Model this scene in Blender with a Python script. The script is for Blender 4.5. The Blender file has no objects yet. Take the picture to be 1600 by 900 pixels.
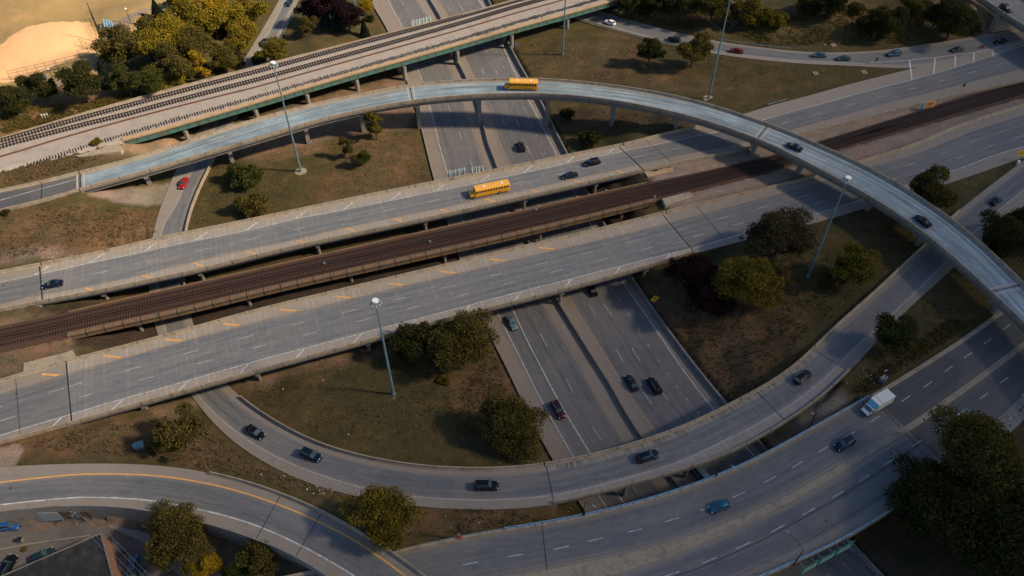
import bpy, bmesh, math, random
import numpy as np
from mathutils import Vector, Matrix

# ------------------------------------------------------------------ camera, sky, sun, exposure
SC = bpy.context.scene
COL = SC.collection
R_ = math.radians
FPX, PITCH, CAMZ = 1210.0, R_(47.44), 147.0
SUN_EL, SUN_AZ = R_(38), R_(-8)          # azimuth measured from +X, counter-clockwise
cam_d = bpy.data.cameras.new('camera'); cam = bpy.data.objects.new('camera', cam_d); COL.objects.link(cam)
cam.location = (0, 0, CAMZ); cam.rotation_euler = (math.pi/2 - PITCH, 0, 0)
cam_d.sensor_width = 36; cam_d.lens = FPX/1600*36; cam_d.clip_start = 1; cam_d.clip_end = 8000
SC.camera = cam
W = bpy.data.worlds.new('World'); SC.world = W; W.use_nodes = True
wn = W.node_tree.nodes; wl = W.node_tree.links
sky = wn.new('ShaderNodeTexSky'); sky.sky_type = 'NISHITA'; sky.sun_disc = False
sky.sun_elevation = SUN_EL
sun_v = Vector((math.cos(SUN_EL)*math.cos(SUN_AZ), math.cos(SUN_EL)*math.sin(SUN_AZ), math.sin(SUN_EL)))
sky.sun_rotation = math.atan2(sun_v.x, sun_v.y); sky.air_density = 1.0; sky.dust_density = 1.2; sky.ozone_density = 2.6
wl.new(sky.outputs[0], wn['Background'].inputs[0]); wn['Background'].inputs[1].default_value = 0.078
sd = bpy.data.lights.new('sun', 'SUN'); sun = bpy.data.objects.new('sun', sd); COL.objects.link(sun)
sd.energy = 5.0; sd.angle = R_(5.0); sd.color = (1.0, 0.79, 0.54)
sun.rotation_euler = sun_v.to_track_quat('Z', 'Y').to_euler(); sun.location = (300, -40, 260)
SC.view_settings.view_transform = 'Standard'; SC.view_settings.look = 'None'
SC.view_settings.exposure = 0.5; SC.view_settings.gamma = 1; SC.view_settings.use_curve_mapping = False

rnd = random.Random(7)
SP, CP = math.sin(PITCH), math.cos(PITCH)
def P(px, py, z=0.0):
    """point of the place at height z seen in the direction of photo pixel (px, py)"""
    dx = px - 800; dy = FPX*CP - (py-450)*SP; dz = -FPX*SP - (py-450)*CP
    t = (z - CAMZ)/dz
    return np.array([dx*t, dy*t, z])

# ------------------------------------------------------------------ materials
MATS = {}
def nodes(name):
    m = bpy.data.materials.new(name); m.use_nodes = True; MATS[name] = m
    nt = m.node_tree; b = nt.nodes['Principled BSDF']
    return m, nt, b
def N(nt, typ, **kw):
    n = nt.nodes.new(typ)
    for k, v in kw.items():
        if k.startswith('i_'):
            n.inputs[int(k[2:]) if k[2:].isdigit() else k[2:].replace('_', ' ')].default_value = v
        else: setattr(n, k, v)
    return n
def mixc(nt, fac, a, b, mode='MIX'):
    n = nt.nodes.new('ShaderNodeMix'); n.data_type = 'RGBA'; n.blend_type = mode
    for i, v in ((0, fac), (6, a), (7, b)):
        if hasattr(v, 'links'): nt.links.new(v, n.inputs[i])
        elif isinstance(v, (int, float)): n.inputs[i].default_value = v if i == 0 else (v, v, v, 1)
        else: n.inputs[i].default_value = (*v, 1)
    return n.outputs[2]
def math_(nt, op, a, b=None, c=None, clamp=False):
    n = nt.nodes.new('ShaderNodeMath'); n.operation = op; n.use_clamp = clamp
    for i, v in enumerate((a, b, c)):
        if v is None: continue
        if hasattr(v, 'links'): nt.links.new(v, n.inputs[i])
        else: n.inputs[i].default_value = v
    return n.outputs[0]
def maprange(nt, v, a, b, c, d):
    n = nt.nodes.new('ShaderNodeMapRange'); nt.links.new(v, n.inputs[0])
    for i, x in zip((1, 2, 3, 4), (a, b, c, d)): n.inputs[i].default_value = x
    return n.outputs[0]
def noise(nt, vec, scale, detail=4, rough=.55):
    n = N(nt, 'ShaderNodeTexNoise'); n.inputs['Scale'].default_value = scale
    n.inputs['Detail'].default_value = detail; n.inputs['Roughness'].default_value = rough
    if vec is not None: nt.links.new(vec, n.inputs['Vector'])
    return n.outputs['Fac']
def scaled(nt, vec, s):
    n = N(nt, 'ShaderNodeMapping'); n.inputs['Scale'].default_value = s
    nt.links.new(vec, n.inputs['Vector']); return n.outputs[0]
def bump(nt, b, h, strength=.4, dist=.05):
    n = N(nt, 'ShaderNodeBump'); n.inputs['Strength'].default_value = strength; n.inputs['Distance'].default_value = dist
    nt.links.new(h, n.inputs['Height']); nt.links.new(n.outputs[0], b.inputs['Normal'])

def simple(name, col, rough=.6, metal=0, var=.15, scale=3.0, coat=0, spec=.5):
    m, nt, b = nodes(name)
    pos = N(nt, 'ShaderNodeTexCoord').outputs['Object']
    f = maprange(nt, noise(nt, pos, scale), .3, .7, 1-var, 1+var)
    c = mixc(nt, 1.0, col, (1, 1, 1), 'MULTIPLY')
    cm = nt.nodes.new('ShaderNodeVectorMath'); cm.operation = 'SCALE'
    cm.inputs[0].default_value = col; nt.links.new(f, cm.inputs[3])
    nt.links.new(cm.outputs[0], b.inputs['Base Color'])
    b.inputs['Roughness'].default_value = rough; b.inputs['Metallic'].default_value = metal
    b.inputs['Coat Weight'].default_value = coat; b.inputs['Specular IOR Level'].default_value = spec
    return m

def concrete(name, col, stain=(.10, .085, .07), amt=.5, scale=.35):
    m, nt, b = nodes(name)
    geo = N(nt, 'ShaderNodeNewGeometry').outputs['Position']
    n1 = noise(nt, geo, scale, 6, .65); n2 = noise(nt, geo, 3.5, 4, .6)
    n3 = noise(nt, scaled(nt, geo, (1.2, 1.2, .12)), 1.6, 3, .6)
    base = mixc(nt, maprange(nt, n2, .35, .7, 0, 1), col, tuple(c*.78 for c in col))
    base = mixc(nt, maprange(nt, n1, .48, .72, 0, amt), base, stain)
    base = mixc(nt, maprange(nt, n3, .52, .75, 0, amt*.8), base, stain)
    nt.links.new(base, b.inputs['Base Color']); b.inputs['Roughness'].default_value = .88
    bump(nt, b, n2, .3, .03)
    return m

def road_mat(name, lane, shoulder, groove=0.0, streak=.35, slab=4.6, wash=None, crack=.5, cracks=.2, edge=0):
    m, nt, b = nodes(name)
    uvn = N(nt, 'ShaderNodeUVMap'); uvn.uv_map = 'UVMap'; uv = uvn.outputs[0]
    at = N(nt, 'ShaderNodeAttribute'); at.attribute_name = 'wear'
    sep = N(nt, 'ShaderNodeSeparateColor'); nt.links.new(at.outputs['Color'], sep.inputs[0])
    lanef, track = sep.outputs[0], sep.outputs[1]
    sx = N(nt, 'ShaderNodeSeparateXYZ'); nt.links.new(uv, sx.inputs[0]); u = sx.outputs[0]
    nlong = noise(nt, scaled(nt, uv, (.03, .9, 1)), 1.0, 5, .6)
    nfine = noise(nt, scaled(nt, uv, (.35, 1.7, 1)), 1.0, 4, .6)
    nblot = noise(nt, uv, .09, 5, .6); ngr = noise(nt, uv, 5.0, 3, .7); nmid = noise(nt, uv, .7, 4, .65)
    lf = math_(nt, 'MULTIPLY', lanef, maprange(nt, nlong, .3, .7, .62, 1.1), clamp=True)
    c = mixc(nt, lf, shoulder, lane)
    dark = tuple(x*.55 for x in lane)
    c = mixc(nt, math_(nt, 'MULTIPLY', track, maprange(nt, nlong, .35, .65, .0, .5)), c, dark)
    c = mixc(nt, maprange(nt, nfine, .5, .8, 0, streak), c, tuple(min(1, x*1.5) for x in shoulder))
    c = mixc(nt, maprange(nt, nblot, .5, .75, 0, .35), c, tuple(x*.62 for x in shoulder))
    c = mixc(nt, maprange(nt, nmid, .58, .8, 0, .3), c, (.05, .048, .045))
    if wash:
        wn_ = noise(nt, scaled(nt, uv, (.035, 1.1, 1)), 1.0, 6, .7); w2 = noise(nt, uv, .12, 4, .6)
        wf = math_(nt, 'MULTIPLY', maprange(nt, wn_, .36, .64, .0, .95), maprange(nt, w2, .3, .62, .3, 1)); wf = math_(nt, 'MULTIPLY', wf, maprange(nt, nmid, .3, .6, .7, 1))
        wf = math_(nt, 'MULTIPLY', wf, maprange(nt, lanef, 0, 1, .15, 1))
        c = mixc(nt, wf, c, wash)
    if groove:
        jit = math_(nt, 'ADD', u, math_(nt, 'MULTIPLY', nmid, .5))
        g0 = math_(nt, 'SINE', math_(nt, 'MULTIPLY', jit, 2*math.pi/1.25)); g1 = maprange(nt, noise(nt, scaled(nt, uv, (1.1, .07, 1)), 1.0, 2, .5), .35, .65, -1, 1); g = math_(nt, 'ADD', math_(nt, 'MULTIPLY', g0, .45), math_(nt, 'MULTIPLY', g1, .7))
        gf = math_(nt, 'MULTIPLY', maprange(nt, g, .1, .9, 0, groove), maprange(nt, nfine, .35, .6, .25, 1))
        gf = math_(nt, 'MULTIPLY', gf, maprange(nt, lanef, 0, 1, 1, .22))
        c = mixc(nt, gf, c, tuple(min(1, x*1.55) for x in shoulder))
    if edge:
        ev = maprange(nt, sx.outputs[1], .5, 2.6, 1, 0); es = maprange(nt, noise(nt, scaled(nt, uv, (1.0, .12, 1)), 1.0, 3, .6), .38, .62, 1, -1)
        ef = math_(nt, 'MULTIPLY', ev, maprange(nt, es, -.6, .5, 1, 0)); ef = math_(nt, 'MULTIPLY', ef, maprange(nt, nblot, .35, .6, .3, edge))
        c = mixc(nt, ef, c, (.04, .037, .035))
    if slab:
        fr = math_(nt, 'FRACT', math_(nt, 'DIVIDE', u, slab))
        ln = math_(nt, 'LESS_THAN', fr, .05/slab*2)
        c = mixc(nt, math_(nt, 'MULTIPLY', ln, crack), c, (.035, .033, .03))
    vor = N(nt, 'ShaderNodeTexVoronoi'); vor.feature = 'DISTANCE_TO_EDGE'; vor.inputs['Scale'].default_value = .085
    wv = nt.nodes.new('ShaderNodeVectorMath'); wv.operation = 'ADD'; nt.links.new(uv, wv.inputs[0])
    ncol = N(nt, 'ShaderNodeTexNoise'); ncol.inputs['Scale'].default_value = .3; ncol.inputs['Detail'].default_value = 5; nt.links.new(uv, ncol.inputs['Vector'])
    sc = nt.nodes.new('ShaderNodeVectorMath'); sc.operation = 'SCALE'; sc.inputs[3].default_value = 4; nt.links.new(ncol.outputs['Color'], sc.inputs[0])
    nt.links.new(sc.outputs[0], wv.inputs[1]); nt.links.new(wv.outputs[0], vor.inputs['Vector'])
    ck = math_(nt, 'MULTIPLY', math_(nt, 'LESS_THAN', vor.outputs[0], .008), maprange(nt, nblot, .45, .6, 0, cracks))
    c = mixc(nt, ck, c, (.03, .028, .026))
    vs = N(nt, 'ShaderNodeTexVoronoi'); vs.inputs['Scale'].default_value = .16; nt.links.new(uv, vs.inputs['Vector'])
    vc = N(nt, 'ShaderNodeSeparateColor'); nt.links.new(vs.outputs['Color'], vc.inputs[0])
    sp = math_(nt, 'MULTIPLY', math_(nt, 'LESS_THAN', vs.outputs[0], maprange(nt, vc.outputs[0], .6, 1, 0, .075)), .75)
    c = mixc(nt, sp, c, (.02, .02, .02))
    np_ = noise(nt, uv, .045, 2, .4); c = mixc(nt, maprange(nt, np_, .5, .52, 0, .10), c, (.30, .28, .26))
    c = mixc(nt, maprange(nt, ngr, .35, .7, 0, .22), c, tuple(x*.6 for x in lane))
    nt.links.new(c, b.inputs['Base Color']); b.inputs['Roughness'].default_value = .82
    bump(nt, b, ngr, .25, .01)
    return m

M_DECK = road_mat('bridge_deck', (.135, .155, .18), (.315, .285, .25), groove=.6, slab=0, cracks=.12)
M_LOOP = road_mat('loop_bridge_deck', (.125, .138, .158), (.28, .262, .245), groove=.4, slab=0, edge=.9)
M_PAVE = road_mat('concrete_pavement', (.12, .135, .158), (.255, .228, .20), slab=4.6, crack=.18)
M_FREE = road_mat('freeway_pavement', (.105, .115, .135), (.235, .20, .175), slab=4.6, crack=.12, cracks=.08)
M_FLY = road_mat('flyover_deck', (.085, .15, .21), (.31, .28, .24), groove=.15, slab=0, wash=(.42, .56, .65))
M_ASPH = road_mat('asphalt', (.075, .083, .098), (.11, .105, .10), slab=0, streak=.15)
M_STREET = road_mat('old_asphalt', (.10, .095, .095), (.13, .12, .11), slab=5.5, streak=.3)
M_CONC = concrete('weathered_concrete', (.37, .31, .24), amt=.6, scale=.5)
M_CONCG = concrete('grey_concrete', (.26, .245, .23), amt=.6)
M_CONCD = concrete('stained_concrete', (.21, .19, .17), amt=.7)
M_TEAL = concrete('peeling_teal_paint', (.06, .18, .165), stain=(.12, .075, .035), amt=.95, scale=.45)
M_TAN = concrete('tan_walkway', (.46, .33, .20), amt=.4)
M_WALK = concrete('brown_walkway', (.22, .14, .08), amt=.75)
M_RUST = concrete('rusty_steel', (.13, .06, .04), stain=(.05, .03, .025), amt=.6, scale=1.5)
M_BALD = concrete('brown_ballast', (.075, .038, .025), stain=(.03, .018, .014), amt=.7, scale=.8)
M_BALL = concrete('pale_ballast', (.36, .325, .30), stain=(.17, .14, .12), amt=.45, scale=.25)
M_TIE = simple('dark_tie', (.032, .026, .024), .9, var=.4, scale=2)
M_TIEB = simple('brown_tie', (.055, .028, .02), .9, var=.4, scale=2)
M_RAIL = simple('steel_rail', (.07, .05, .045), .45, .6)
M_JOINT = simple('joint_steel', (.02, .022, .026), .6)
M_GROUT = simple('joint_concrete', (.36, .36, .36), .85)
def paint(name, col, wear):
    m, nt, b = nodes(name)
    geo = N(nt, 'ShaderNodeNewGeometry').outputs['Position']
    n1 = noise(nt, geo, 1.3, 5, .7)
    nt.links.new(mixc(nt, maprange(nt, n1, .38, .7, 0, wear), col, (.19, .18, .17)), b.inputs['Base Color'])
    b.inputs['Roughness'].default_value = .6
    return m
M_WHITE = paint('white_road_paint', (.66, .70, .72), .95)
M_WHITE2 = paint('faded_white_road_paint', (.5, .51, .52), 1.0)
M_YEL = paint('yellow_road_paint', (.85, .42, .09), .5)
M_YELF = paint('faded_yellow_road_paint', (.50, .30, .13), 1.0)
M_GALV = simple('galvanised_steel', (.35, .42, .45), .45, .7, var=.12)
M_MAST = simple('blue_grey_mast_steel', (.15, .26, .31), .5, .3, var=.2, scale=.8)
M_LAMPW = simple('white_luminaire', (.80, .84, .86), .35, 0, var=.05)
M_BLUE = simple('blue_railing_paint', (.24, .44, .62), .5, .1, var=.25, scale=1.5)
M_BLACK = simple('black_steel', (.015, .015, .017), .5, .2)
M_WOOD = simple('weathered_wood', (.12, .095, .075), .9, var=.3)
M_SIGNY = simple('yellow_sign', (.85, .50, .03), .5, var=.05)
M_SIGNG = simple('green_sign', (.015, .19, .13), .5, var=.2)
M_SIGNB = simple('bare_sign_back', (.42, .50, .54), .45, .4, var=.1)
M_ORANGE = simple('orange_panel', (.85, .38, .10), .5)
M_RED = simple('red_graffiti', (.55, .06, .03), .7)
M_SKIN = None

# ------------------------------------------------------------------ mesh helpers
def add_obj(name, me, parent=None):
    o = bpy.data.objects.new(name, me); COL.objects.link(o)
    if parent is not None: o.parent = parent
    return o
def tag(o, label=None, cat=None, group=None, kind=None):
    if label: o['label'] = label
    if cat: o['category'] = cat
    if group: o['group'] = group
    if kind: o['kind'] = kind
    return o
def empty(name, loc=(0, 0, 0), rz=0.0):
    o = bpy.data.objects.new(name, None); COL.objects.link(o)
    o.location = loc; o.rotation_euler = (0, 0, rz); o.empty_display_size = .5
    return o
class MB:
    def __init__(s): s.v = []; s.f = []; s.uv = {}
    def ring(s, pts):
        i = len(s.v); s.v += [tuple(map(float, p)) for p in pts]; return list(range(i, i+len(pts)))
    def face(s, *pts): s.f.append(tuple(s.ring(pts)))
    def loft(s, rings, caps=True, closed=True):
        rs = [s.ring(r) for r in rings]
        for a, b in zip(rs, rs[1:]):
            n = len(a)
            for k in range(n if closed else n-1):
                j = (k+1) % n; s.f.append((a[k], a[j], b[j], b[k]))
        if caps:
            s.f.append(tuple(reversed(rs[0]))); s.f.append(tuple(rs[-1]))
        return s
    def box(s, c, d, rz=0.0, taper=1.0):
        cx, cy, cz = c; hx, hy, hz = d[0]/2, d[1]/2, d[2]/2; ca, sa = math.cos(rz), math.sin(rz)
        def q(x, y, z): return (cx+x*ca-y*sa, cy+x*sa+y*ca, cz+z)
        s.loft([[q(-hx, -hy, -hz), q(hx, -hy, -hz), q(hx, hy, -hz), q(-hx, hy, -hz)],
                [q(-hx*taper, -hy*taper, hz), q(hx*taper, -hy*taper, hz), q(hx*taper, hy*taper, hz), q(-hx*taper, hy*taper, hz)]])
        return s
    def tube(s, p0, p1, r0, r1=None, n=8):
        if r1 is None: r1 = r0
        p0 = Vector(p0); p1 = Vector(p1); d = (p1-p0)
        if d.length < 1e-6: return s
        d.normalize(); a = d.orthogonal().normalized(); b = d.cross(a)
        def rg(p, r): return [p+(a*math.cos(2*math.pi*k/n)+b*math.sin(2*math.pi*k/n))*r for k in range(n)]
        s.loft([rg(p0, r0), rg(p1, r1)]); return s
    def prism(s, poly, z0, z1):
        s.loft([[(x, y, z0) for x, y in poly], [(x, y, z1) for x, y in poly]]); return s
    def mesh(s, name, mat, smooth=False):
        me = bpy.data.meshes.new(name); me.from_pydata(s.v, [], s.f)
        if mat is not None: me.materials.append(mat)
        bm = bmesh.new(); bm.from_mesh(me); bmesh.ops.recalc_face_normals(bm, faces=bm.faces); bm.to_mesh(me); bm.free()
        if smooth: me.shade_smooth()
        return me
    def build(s, name, mat, parent=None, smooth=False): return add_obj(name, s.mesh(name, mat, smooth), parent)

def copy_tree(o, parent=None):
    c = o.copy(); COL.objects.link(c)
    if parent is not None: c.parent = parent
    for ch in list(o.children): copy_tree(ch, c)
    return c

# ------------------------------------------------------------------ road paths
def spline(pts, step):
    pts = np.asarray(pts, float); out = []
    ext = np.vstack([2*pts[0]-pts[1], pts, 2*pts[-1]-pts[-2]])
    for i in range(1, len(ext)-2):
        p0, p1, p2, p3 = ext[i-1:i+3]
        n = max(2, int(np.linalg.norm((p2-p1)[:2])/step*1.5))
        for k in range(n):
            t = k/n
            out.append(.5*((2*p1)+(-p0+p2)*t+(2*p0-5*p1+4*p2-p3)*t*t+(-p0+3*p1-3*p2+p3)*t**3))
    out.append(pts[-1]); out = np.array(out)
    # smooth + resample
    for _ in range(1):
        pass
    d = np.r_[0, np.cumsum(np.linalg.norm(np.diff(out[:, :2], axis=0), axis=1))]
    n = max(2, int(d[-1]/step)+1); s = np.linspace(0, d[-1], n)
    res = np.stack([np.interp(s, d, out[:, k]) for k in range(3)], 1)
    k = max(1, int(SMOOTH/step))
    if k > 1:
        ker = np.hanning(2*k+1); ker /= ker.sum()
        pad = np.vstack([res[0]+(res[0]-res[1])*np.arange(k, 0, -1)[:, None], res, res[-1]+(res[-1]-res[-2])*np.arange(1, k+1)[:, None]])
        res = np.stack([np.convolve(pad[:, j], ker, 'valid') for j in range(3)], 1)
    return res
SMOOTH = 14.0
class Road:
    def __init__(s, L, R, dzl=0.0, dzr=0.0, step=2.0):
        """L, R: (px, py, z[, dz]) of the two outer edges; dz = how far above the road the seen edge lies"""
        def conv(pts, dz):
            o = []
            for p in pts:
                d = p[3] if len(p) > 3 else dz
                w = P(p[0], p[1], p[2]+d); o.append((w[0], w[1], p[2]))
            return o
        s.L = spline(conv(L, dzl), step); r = spline(conv(R, dzr), step)
        r = np.vstack([r[0]+(r[0]-r[1])*60, r, r[-1]+(r[-1]-r[-2])*60])
        t = np.gradient(s.L[:, :2], axis=0); t /= np.linalg.norm(t, axis=1)[:, None]
        n = np.stack([t[:, 1], -t[:, 0]], 1)
        A = r[:-1, :2]; D = r[1:, :2]-A
        Rp = []
        for p, nn in zip(s.L[:, :2], n):
            det = nn[0]*(-D[:, 1])+D[:, 0]*nn[1]
            q = A-p
            with np.errstate(all='ignore'):
                k = (q[:, 0]*(-D[:, 1])+D[:, 0]*q[:, 1])/det
                m = (nn[0]*q[:, 1]-nn[1]*q[:, 0])/det
            ok = (m >= -1e-6) & (m <= 1+1e-6) & (np.abs(k) > .5) & np.isfinite(k)
            if ok.any():
                kk = k[ok]; kk = kk[np.argmin(np.abs(kk))]
            else: kk = Rp[-1][1] if Rp else 10
            Rp.append((p+nn*kk, kk))
        k = np.array([x[1] for x in Rp]); 
        if len(k) > 9:
            kp = np.pad(k, 4, 'edge'); k = np.convolve(kp, np.ones(9)/9, 'valid')
        s.w = np.abs(k); s.dir = n*np.sign(k)[:, None]; s.tan = t
        s.R = np.column_stack([s.L[:, :2]+n*k[:, None], s.L[:, 2]])
        c = (s.L[:, :2]+s.R[:, :2])/2
        s.s = np.r_[0, np.cumsum(np.linalg.norm(np.diff(s.L[:, :2], axis=0), axis=1))]
        s.len = s.s[-1]
    def at(s, u, a=0.0, b=0.0, h=0.0):
        """a: fraction of the way from L to R, b: metres more in that direction"""
        f = lambda arr: np.interp(u, s.s, arr)
        w = f(s.w); d = w*a+b
        x = f(s.L[:, 0])+f(s.dir[:, 0])*d; y = f(s.L[:, 1])+f(s.dir[:, 1])*d
        return np.array([x, y, f(s.L[:, 2])+h])
    def width(s, u): return float(np.interp(u, s.s, s.w))
    def z(s, u): return float(np.interp(u, s.s, s.L[:, 2]))
    def locate(s, x, y):
        q = np.array([x, y]); best = None
        d = q-s.L[:, :2]; along = (d*s.tan).sum(1); off = (d*s.dir).sum(1)
        sc = np.abs(along)+np.where((off < -8) | (off > s.w+8), 50, 0)
        i = int(np.argmin(sc)); return s.s[i]+along[i], off[i]
    def loc_px(s, px, py, dz=0.0):
        z = float(np.mean(s.L[:, 2]))
        for _ in range(4):
            p = P(px, py, z+dz); u, o = s.locate(p[0], p[1]); z = s.z(u)
        return u, o
    def us(s, u0, u1, step=2.0):
        n = max(2, int(abs(u1-u0)/step)+1); return np.linspace(u0, u1, n)
    def sweep(s, prof, u0=0, u1=None, closed=True, mb=None, step=2.0):
        if u1 is None: u1 = s.len
        mb = mb or MB()
        rings = [[s.at(u, *p) for p in prof] for u in s.us(u0, u1, step)]
        mb.loft(rings, caps=closed, closed=closed); return mb
    def heading(s, u, rev=False):
        a = s.at(u-.5); b = s.at(u+.5); h = math.atan2(b[1]-a[1], b[0]-a[0]); return h+math.pi if rev else h

def surface(road, name, mat, lanes, u0=0, u1=None, h=0.0, parent=None, lo=0.0, hi=0.0, skirt=.6, step=2.0):
    """top sheet with uv in metres and wear attribute (r: trafficked lane, g: wheel track); lanes: list of (offA(u), offB(u), n)"""
    if u1 is None: u1 = road.len
    U = road.us(u0, u1, step); verts = []; faces = []; uvs = []; wear = []
    nv = 30
    for u in U:
        w = road.width(u)
        # columns spread evenly over width
        for k in range(nv+1):
            v = lo+(w-lo-hi)*k/nv; verts.append(tuple(road.at(u, 0, v, h))); uvs.append((u, v))
            lf = 0.0; tr = 0.0
            for a, b, n in lanes:
                A, B = float(a(u)), float(b(u))
                lf = max(lf, min(1, max(0, (v-A)/.6+.5), 1)*min(1, max(0, (B-v)/.6+.5)))
                if A < v < B:
                    lw = (B-A)/n; c = ((v-A) % lw)/lw
                    tr = max(tr, math.exp(-((c-.27)/.11)**2), math.exp(-((c-.73)/.11)**2), .6*math.exp(-((c-.5)/.08)**2))
            wear.append((lf, tr, 0, 1))
    m = nv+1
    for i in range(len(U)-1):
        for k in range(nv):
            faces.append((i*m+k, (i+1)*m+k, (i+1)*m+k+1, i*m+k+1))
    # skirts
    if skirt:
        for col in (0, nv):
            base = len(verts)
            for i in range(len(U)):
                x, y, z = verts[i*m+col]; verts.append((x, y, z-skirt)); uvs.append(uvs[i*m+col]); wear.append((0, 0, 0, 1))
            for i in range(len(U)-1): faces.append((i*m+col, (i+1)*m+col, base+i+1, base+i))
    me = bpy.data.meshes.new(name); me.from_pydata(verts, [], faces); me.materials.append(mat)
    ul = me.uv_layers.new(name='UVMap'); li = np.zeros(len(me.loops), int); me.loops.foreach_get('vertex_index', li)
    ul.data.foreach_set('uv', np.array(uvs)[li].astype(np.float32).ravel())
    ca = me.color_attributes.new('wear', 'FLOAT_COLOR', 'POINT'); ca.data.foreach_set('color', np.array(wear, np.float32).ravel())
    bm = bmesh.new(); bm.from_mesh(me); bmesh.ops.recalc_face_normals(bm, faces=bm.faces)
    bm.to_mesh(me); bm.free()
    return add_obj(name, me, parent)

def offs(road, pts, dz=0.0):
    a = sorted(road.loc_px(*p, dz) for p in pts); U = np.array([x[0] for x in a]); O = np.array([x[1] for x in a])
    return lambda u: np.interp(u, U, O)
def const(v, road=None):
    if v >= 0: return lambda u: v
    return lambda u: road.width(u)+v
def stripe(road, off, u0, u1, w=.16, dash=None, h=.018, mb=None, phase=0):
    mb = mb or MB(); off = off if callable(off) else const(off, road)
    segs = [(u0, u1)] if not dash else []
    if dash:
        u = u0+phase
        while u+dash[0] < u1: segs.append((u, u+dash[0])); u += dash[1]
    for a, b in segs:
        U = road.us(a, b, 2.0)
        mb.loft([[road.at(u, 0, off(u)-w/2, h), road.at(u, 0, off(u)+w/2, h)] for u in U], caps=False, closed=False)
    return mb
def slash(road, mb, u, o0, du, o1, w=.22, h=.018):
    a = road.at(u, 0, o0, h); b = road.at(u+du, 0, o1, h); d = b-a; d /= np.linalg.norm(d); n = np.array([-d[1], d[0], 0])*w/2
    mb.face(a-n, a+n, b+n, b-n)
def joint(road, u, skew=0.0, h=.02, w=.35, parent=None, mat=None, name='expansion_joint', lo=.35, hi=-.35):
    W_ = road.width(u); a = road.at(u-skew/2, 0, lo, h); b = road.at(u+skew/2, 0, W_+hi, h)
    d = b-a; d /= np.linalg.norm(d); n = np.array([-d[1], d[0], 0])*w/2
    mb = MB(); up = np.array([0, 0, .012])
    mb.loft([[a-n, a+n, b+n, b-n], [a-n+up, a+n+up, b+n+up, b-n+up]])
    return mb.build(name, mat or M_JOINT, parent)
PARAL = [(0, 0, -.25), (0, 0, .9), (0, .25, .9), (0, .33, .35), (0, .48, .08), (0, .48, -.1)]
PARAR = [(1, 0, -.25), (1, 0, .9), (1, -.25, .9), (1, -.33, .35), (1, -.48, .08), (1, -.48, -.1)]
def barrier(road, side, u0, u1, parent=None, mat=None, name='parapet', hgt=.9):
    prof = [(a, b, (c*hgt/.9 if c > 0 else c)) for a, b, c in (PARAL if side == 'L' else PARAR)]
    return road.sweep(prof, u0, u1).build(name, mat or M_CONC, parent)
def bent(road, u, zg, parent, ncol=4, capd=.9, drop=1.5, skew=0.0, colr=.45, mat=None, inset=.8, name='pier'):
    """cap beam and columns across a bridge at station u, down to the ground"""
    Wd = road.width(u); mb = MB(); a = road.at(u-skew/2, 0, inset, -drop); b = road.at(u+skew/2, 0, Wd-inset, -drop)
    d = (b-a)/np.linalg.norm(b-a); n = np.array([-d[1], d[0], 0])*.5; dn = np.array([0, 0, -capd])
    mb.loft([[a-n, a+n, a+n+dn, a-n+dn], [b-n, b+n, b+n+dn, b-n+dn]])
    for k in range(ncol):
        f = (k+.35)/(ncol-.3) if ncol > 1 else .5
        p = a+(b-a)*f; g = zg(p[0], p[1])-.5
        mb.tube((p[0], p[1], g), (p[0], p[1], p[2]-capd+.02), colr, colr, 12)
    return mb.build(name, mat or M_CONCG, parent)
# ------------------------------------------------------------------ road geometry (edges, heights)
def zz(pts, z): return [(p[0], p[1], z)+tuple(p[2:]) for p in pts]
T1 = Road(zz([(-120, 448), (0, 422), (64, 409.5), (160, 391), (232, 373), (290, 361), (400, 339), (500, 318), (600, 297.5), (700, 278), (800, 258), (900, 237.5), (975, 223), (1050, 203.5), (1120, 188), (1200, 166, 0), (1262, 150, 0), (1325, 132, 0), (1385, 117, 0), (1470, 96, 0), (1580, 66, 0), (1720, 20, 0)], 7),
          zz([(-120, 517), (0, 489), (60, 478), (160, 459), (310, 428), (400, 405), (500, 382), (662, 348), (800, 317), (925, 289), (1002, 271), (1050, 259, 0), (1125, 243, 0), (1175, 232, 0), (1250, 211, 0), (1412, 171, 0), (1510, 146, 0), (1600, 127, 0), (1720, 100, 0)], 7), .9, -.7)
T2 = Road(zz([(-120, 624), (0, 592), (107, 560), (200, 537), (300, 510), (400, 482), (530, 451), (800, 387), (950, 352), (1050, 326), (1200, 291), (1275, 272), (1340, 251), (1425, 225), (1500, 193), (1600, 161), (1720, 118)], 7),
          zz([(-120, 729), (0, 697), (107, 670), (200, 642), (300, 614), (400, 586), (510, 556), (600, 532), (665, 512), (800, 479), (907, 451), (1000, 425), (1075, 402), (1200, 366, 0), (1285, 345, 0), (1350, 325, 0), (1487, 284, 0), (1600, 246, 0), (1720, 206, 0)], 7), .9, -.8)
RM = Road(zz([(-120, 536), (0, 509), (55, 499), (165, 474), (250, 455), (400, 421), (520, 394), (662, 362), (800, 333), (935, 302), (1012, 285), (1100, 267), (1200, 244), (1275, 222), (1425, 176), (1500, 152), (1600, 124), (1720, 90)], 6.5),
          zz([(-120, 577, 0), (0, 549, 0), (60, 537, 0), (130, 522), (250, 497), (400, 461), (450, 449), (600, 416), (800, 371), (950, 335), (1029, 313, 0), (1110, 292, 0), (1200, 269, 0), (1325, 229, 0), (1600, 151, 0), (1720, 116, 0)], 6.5), 0, -.6)
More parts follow.
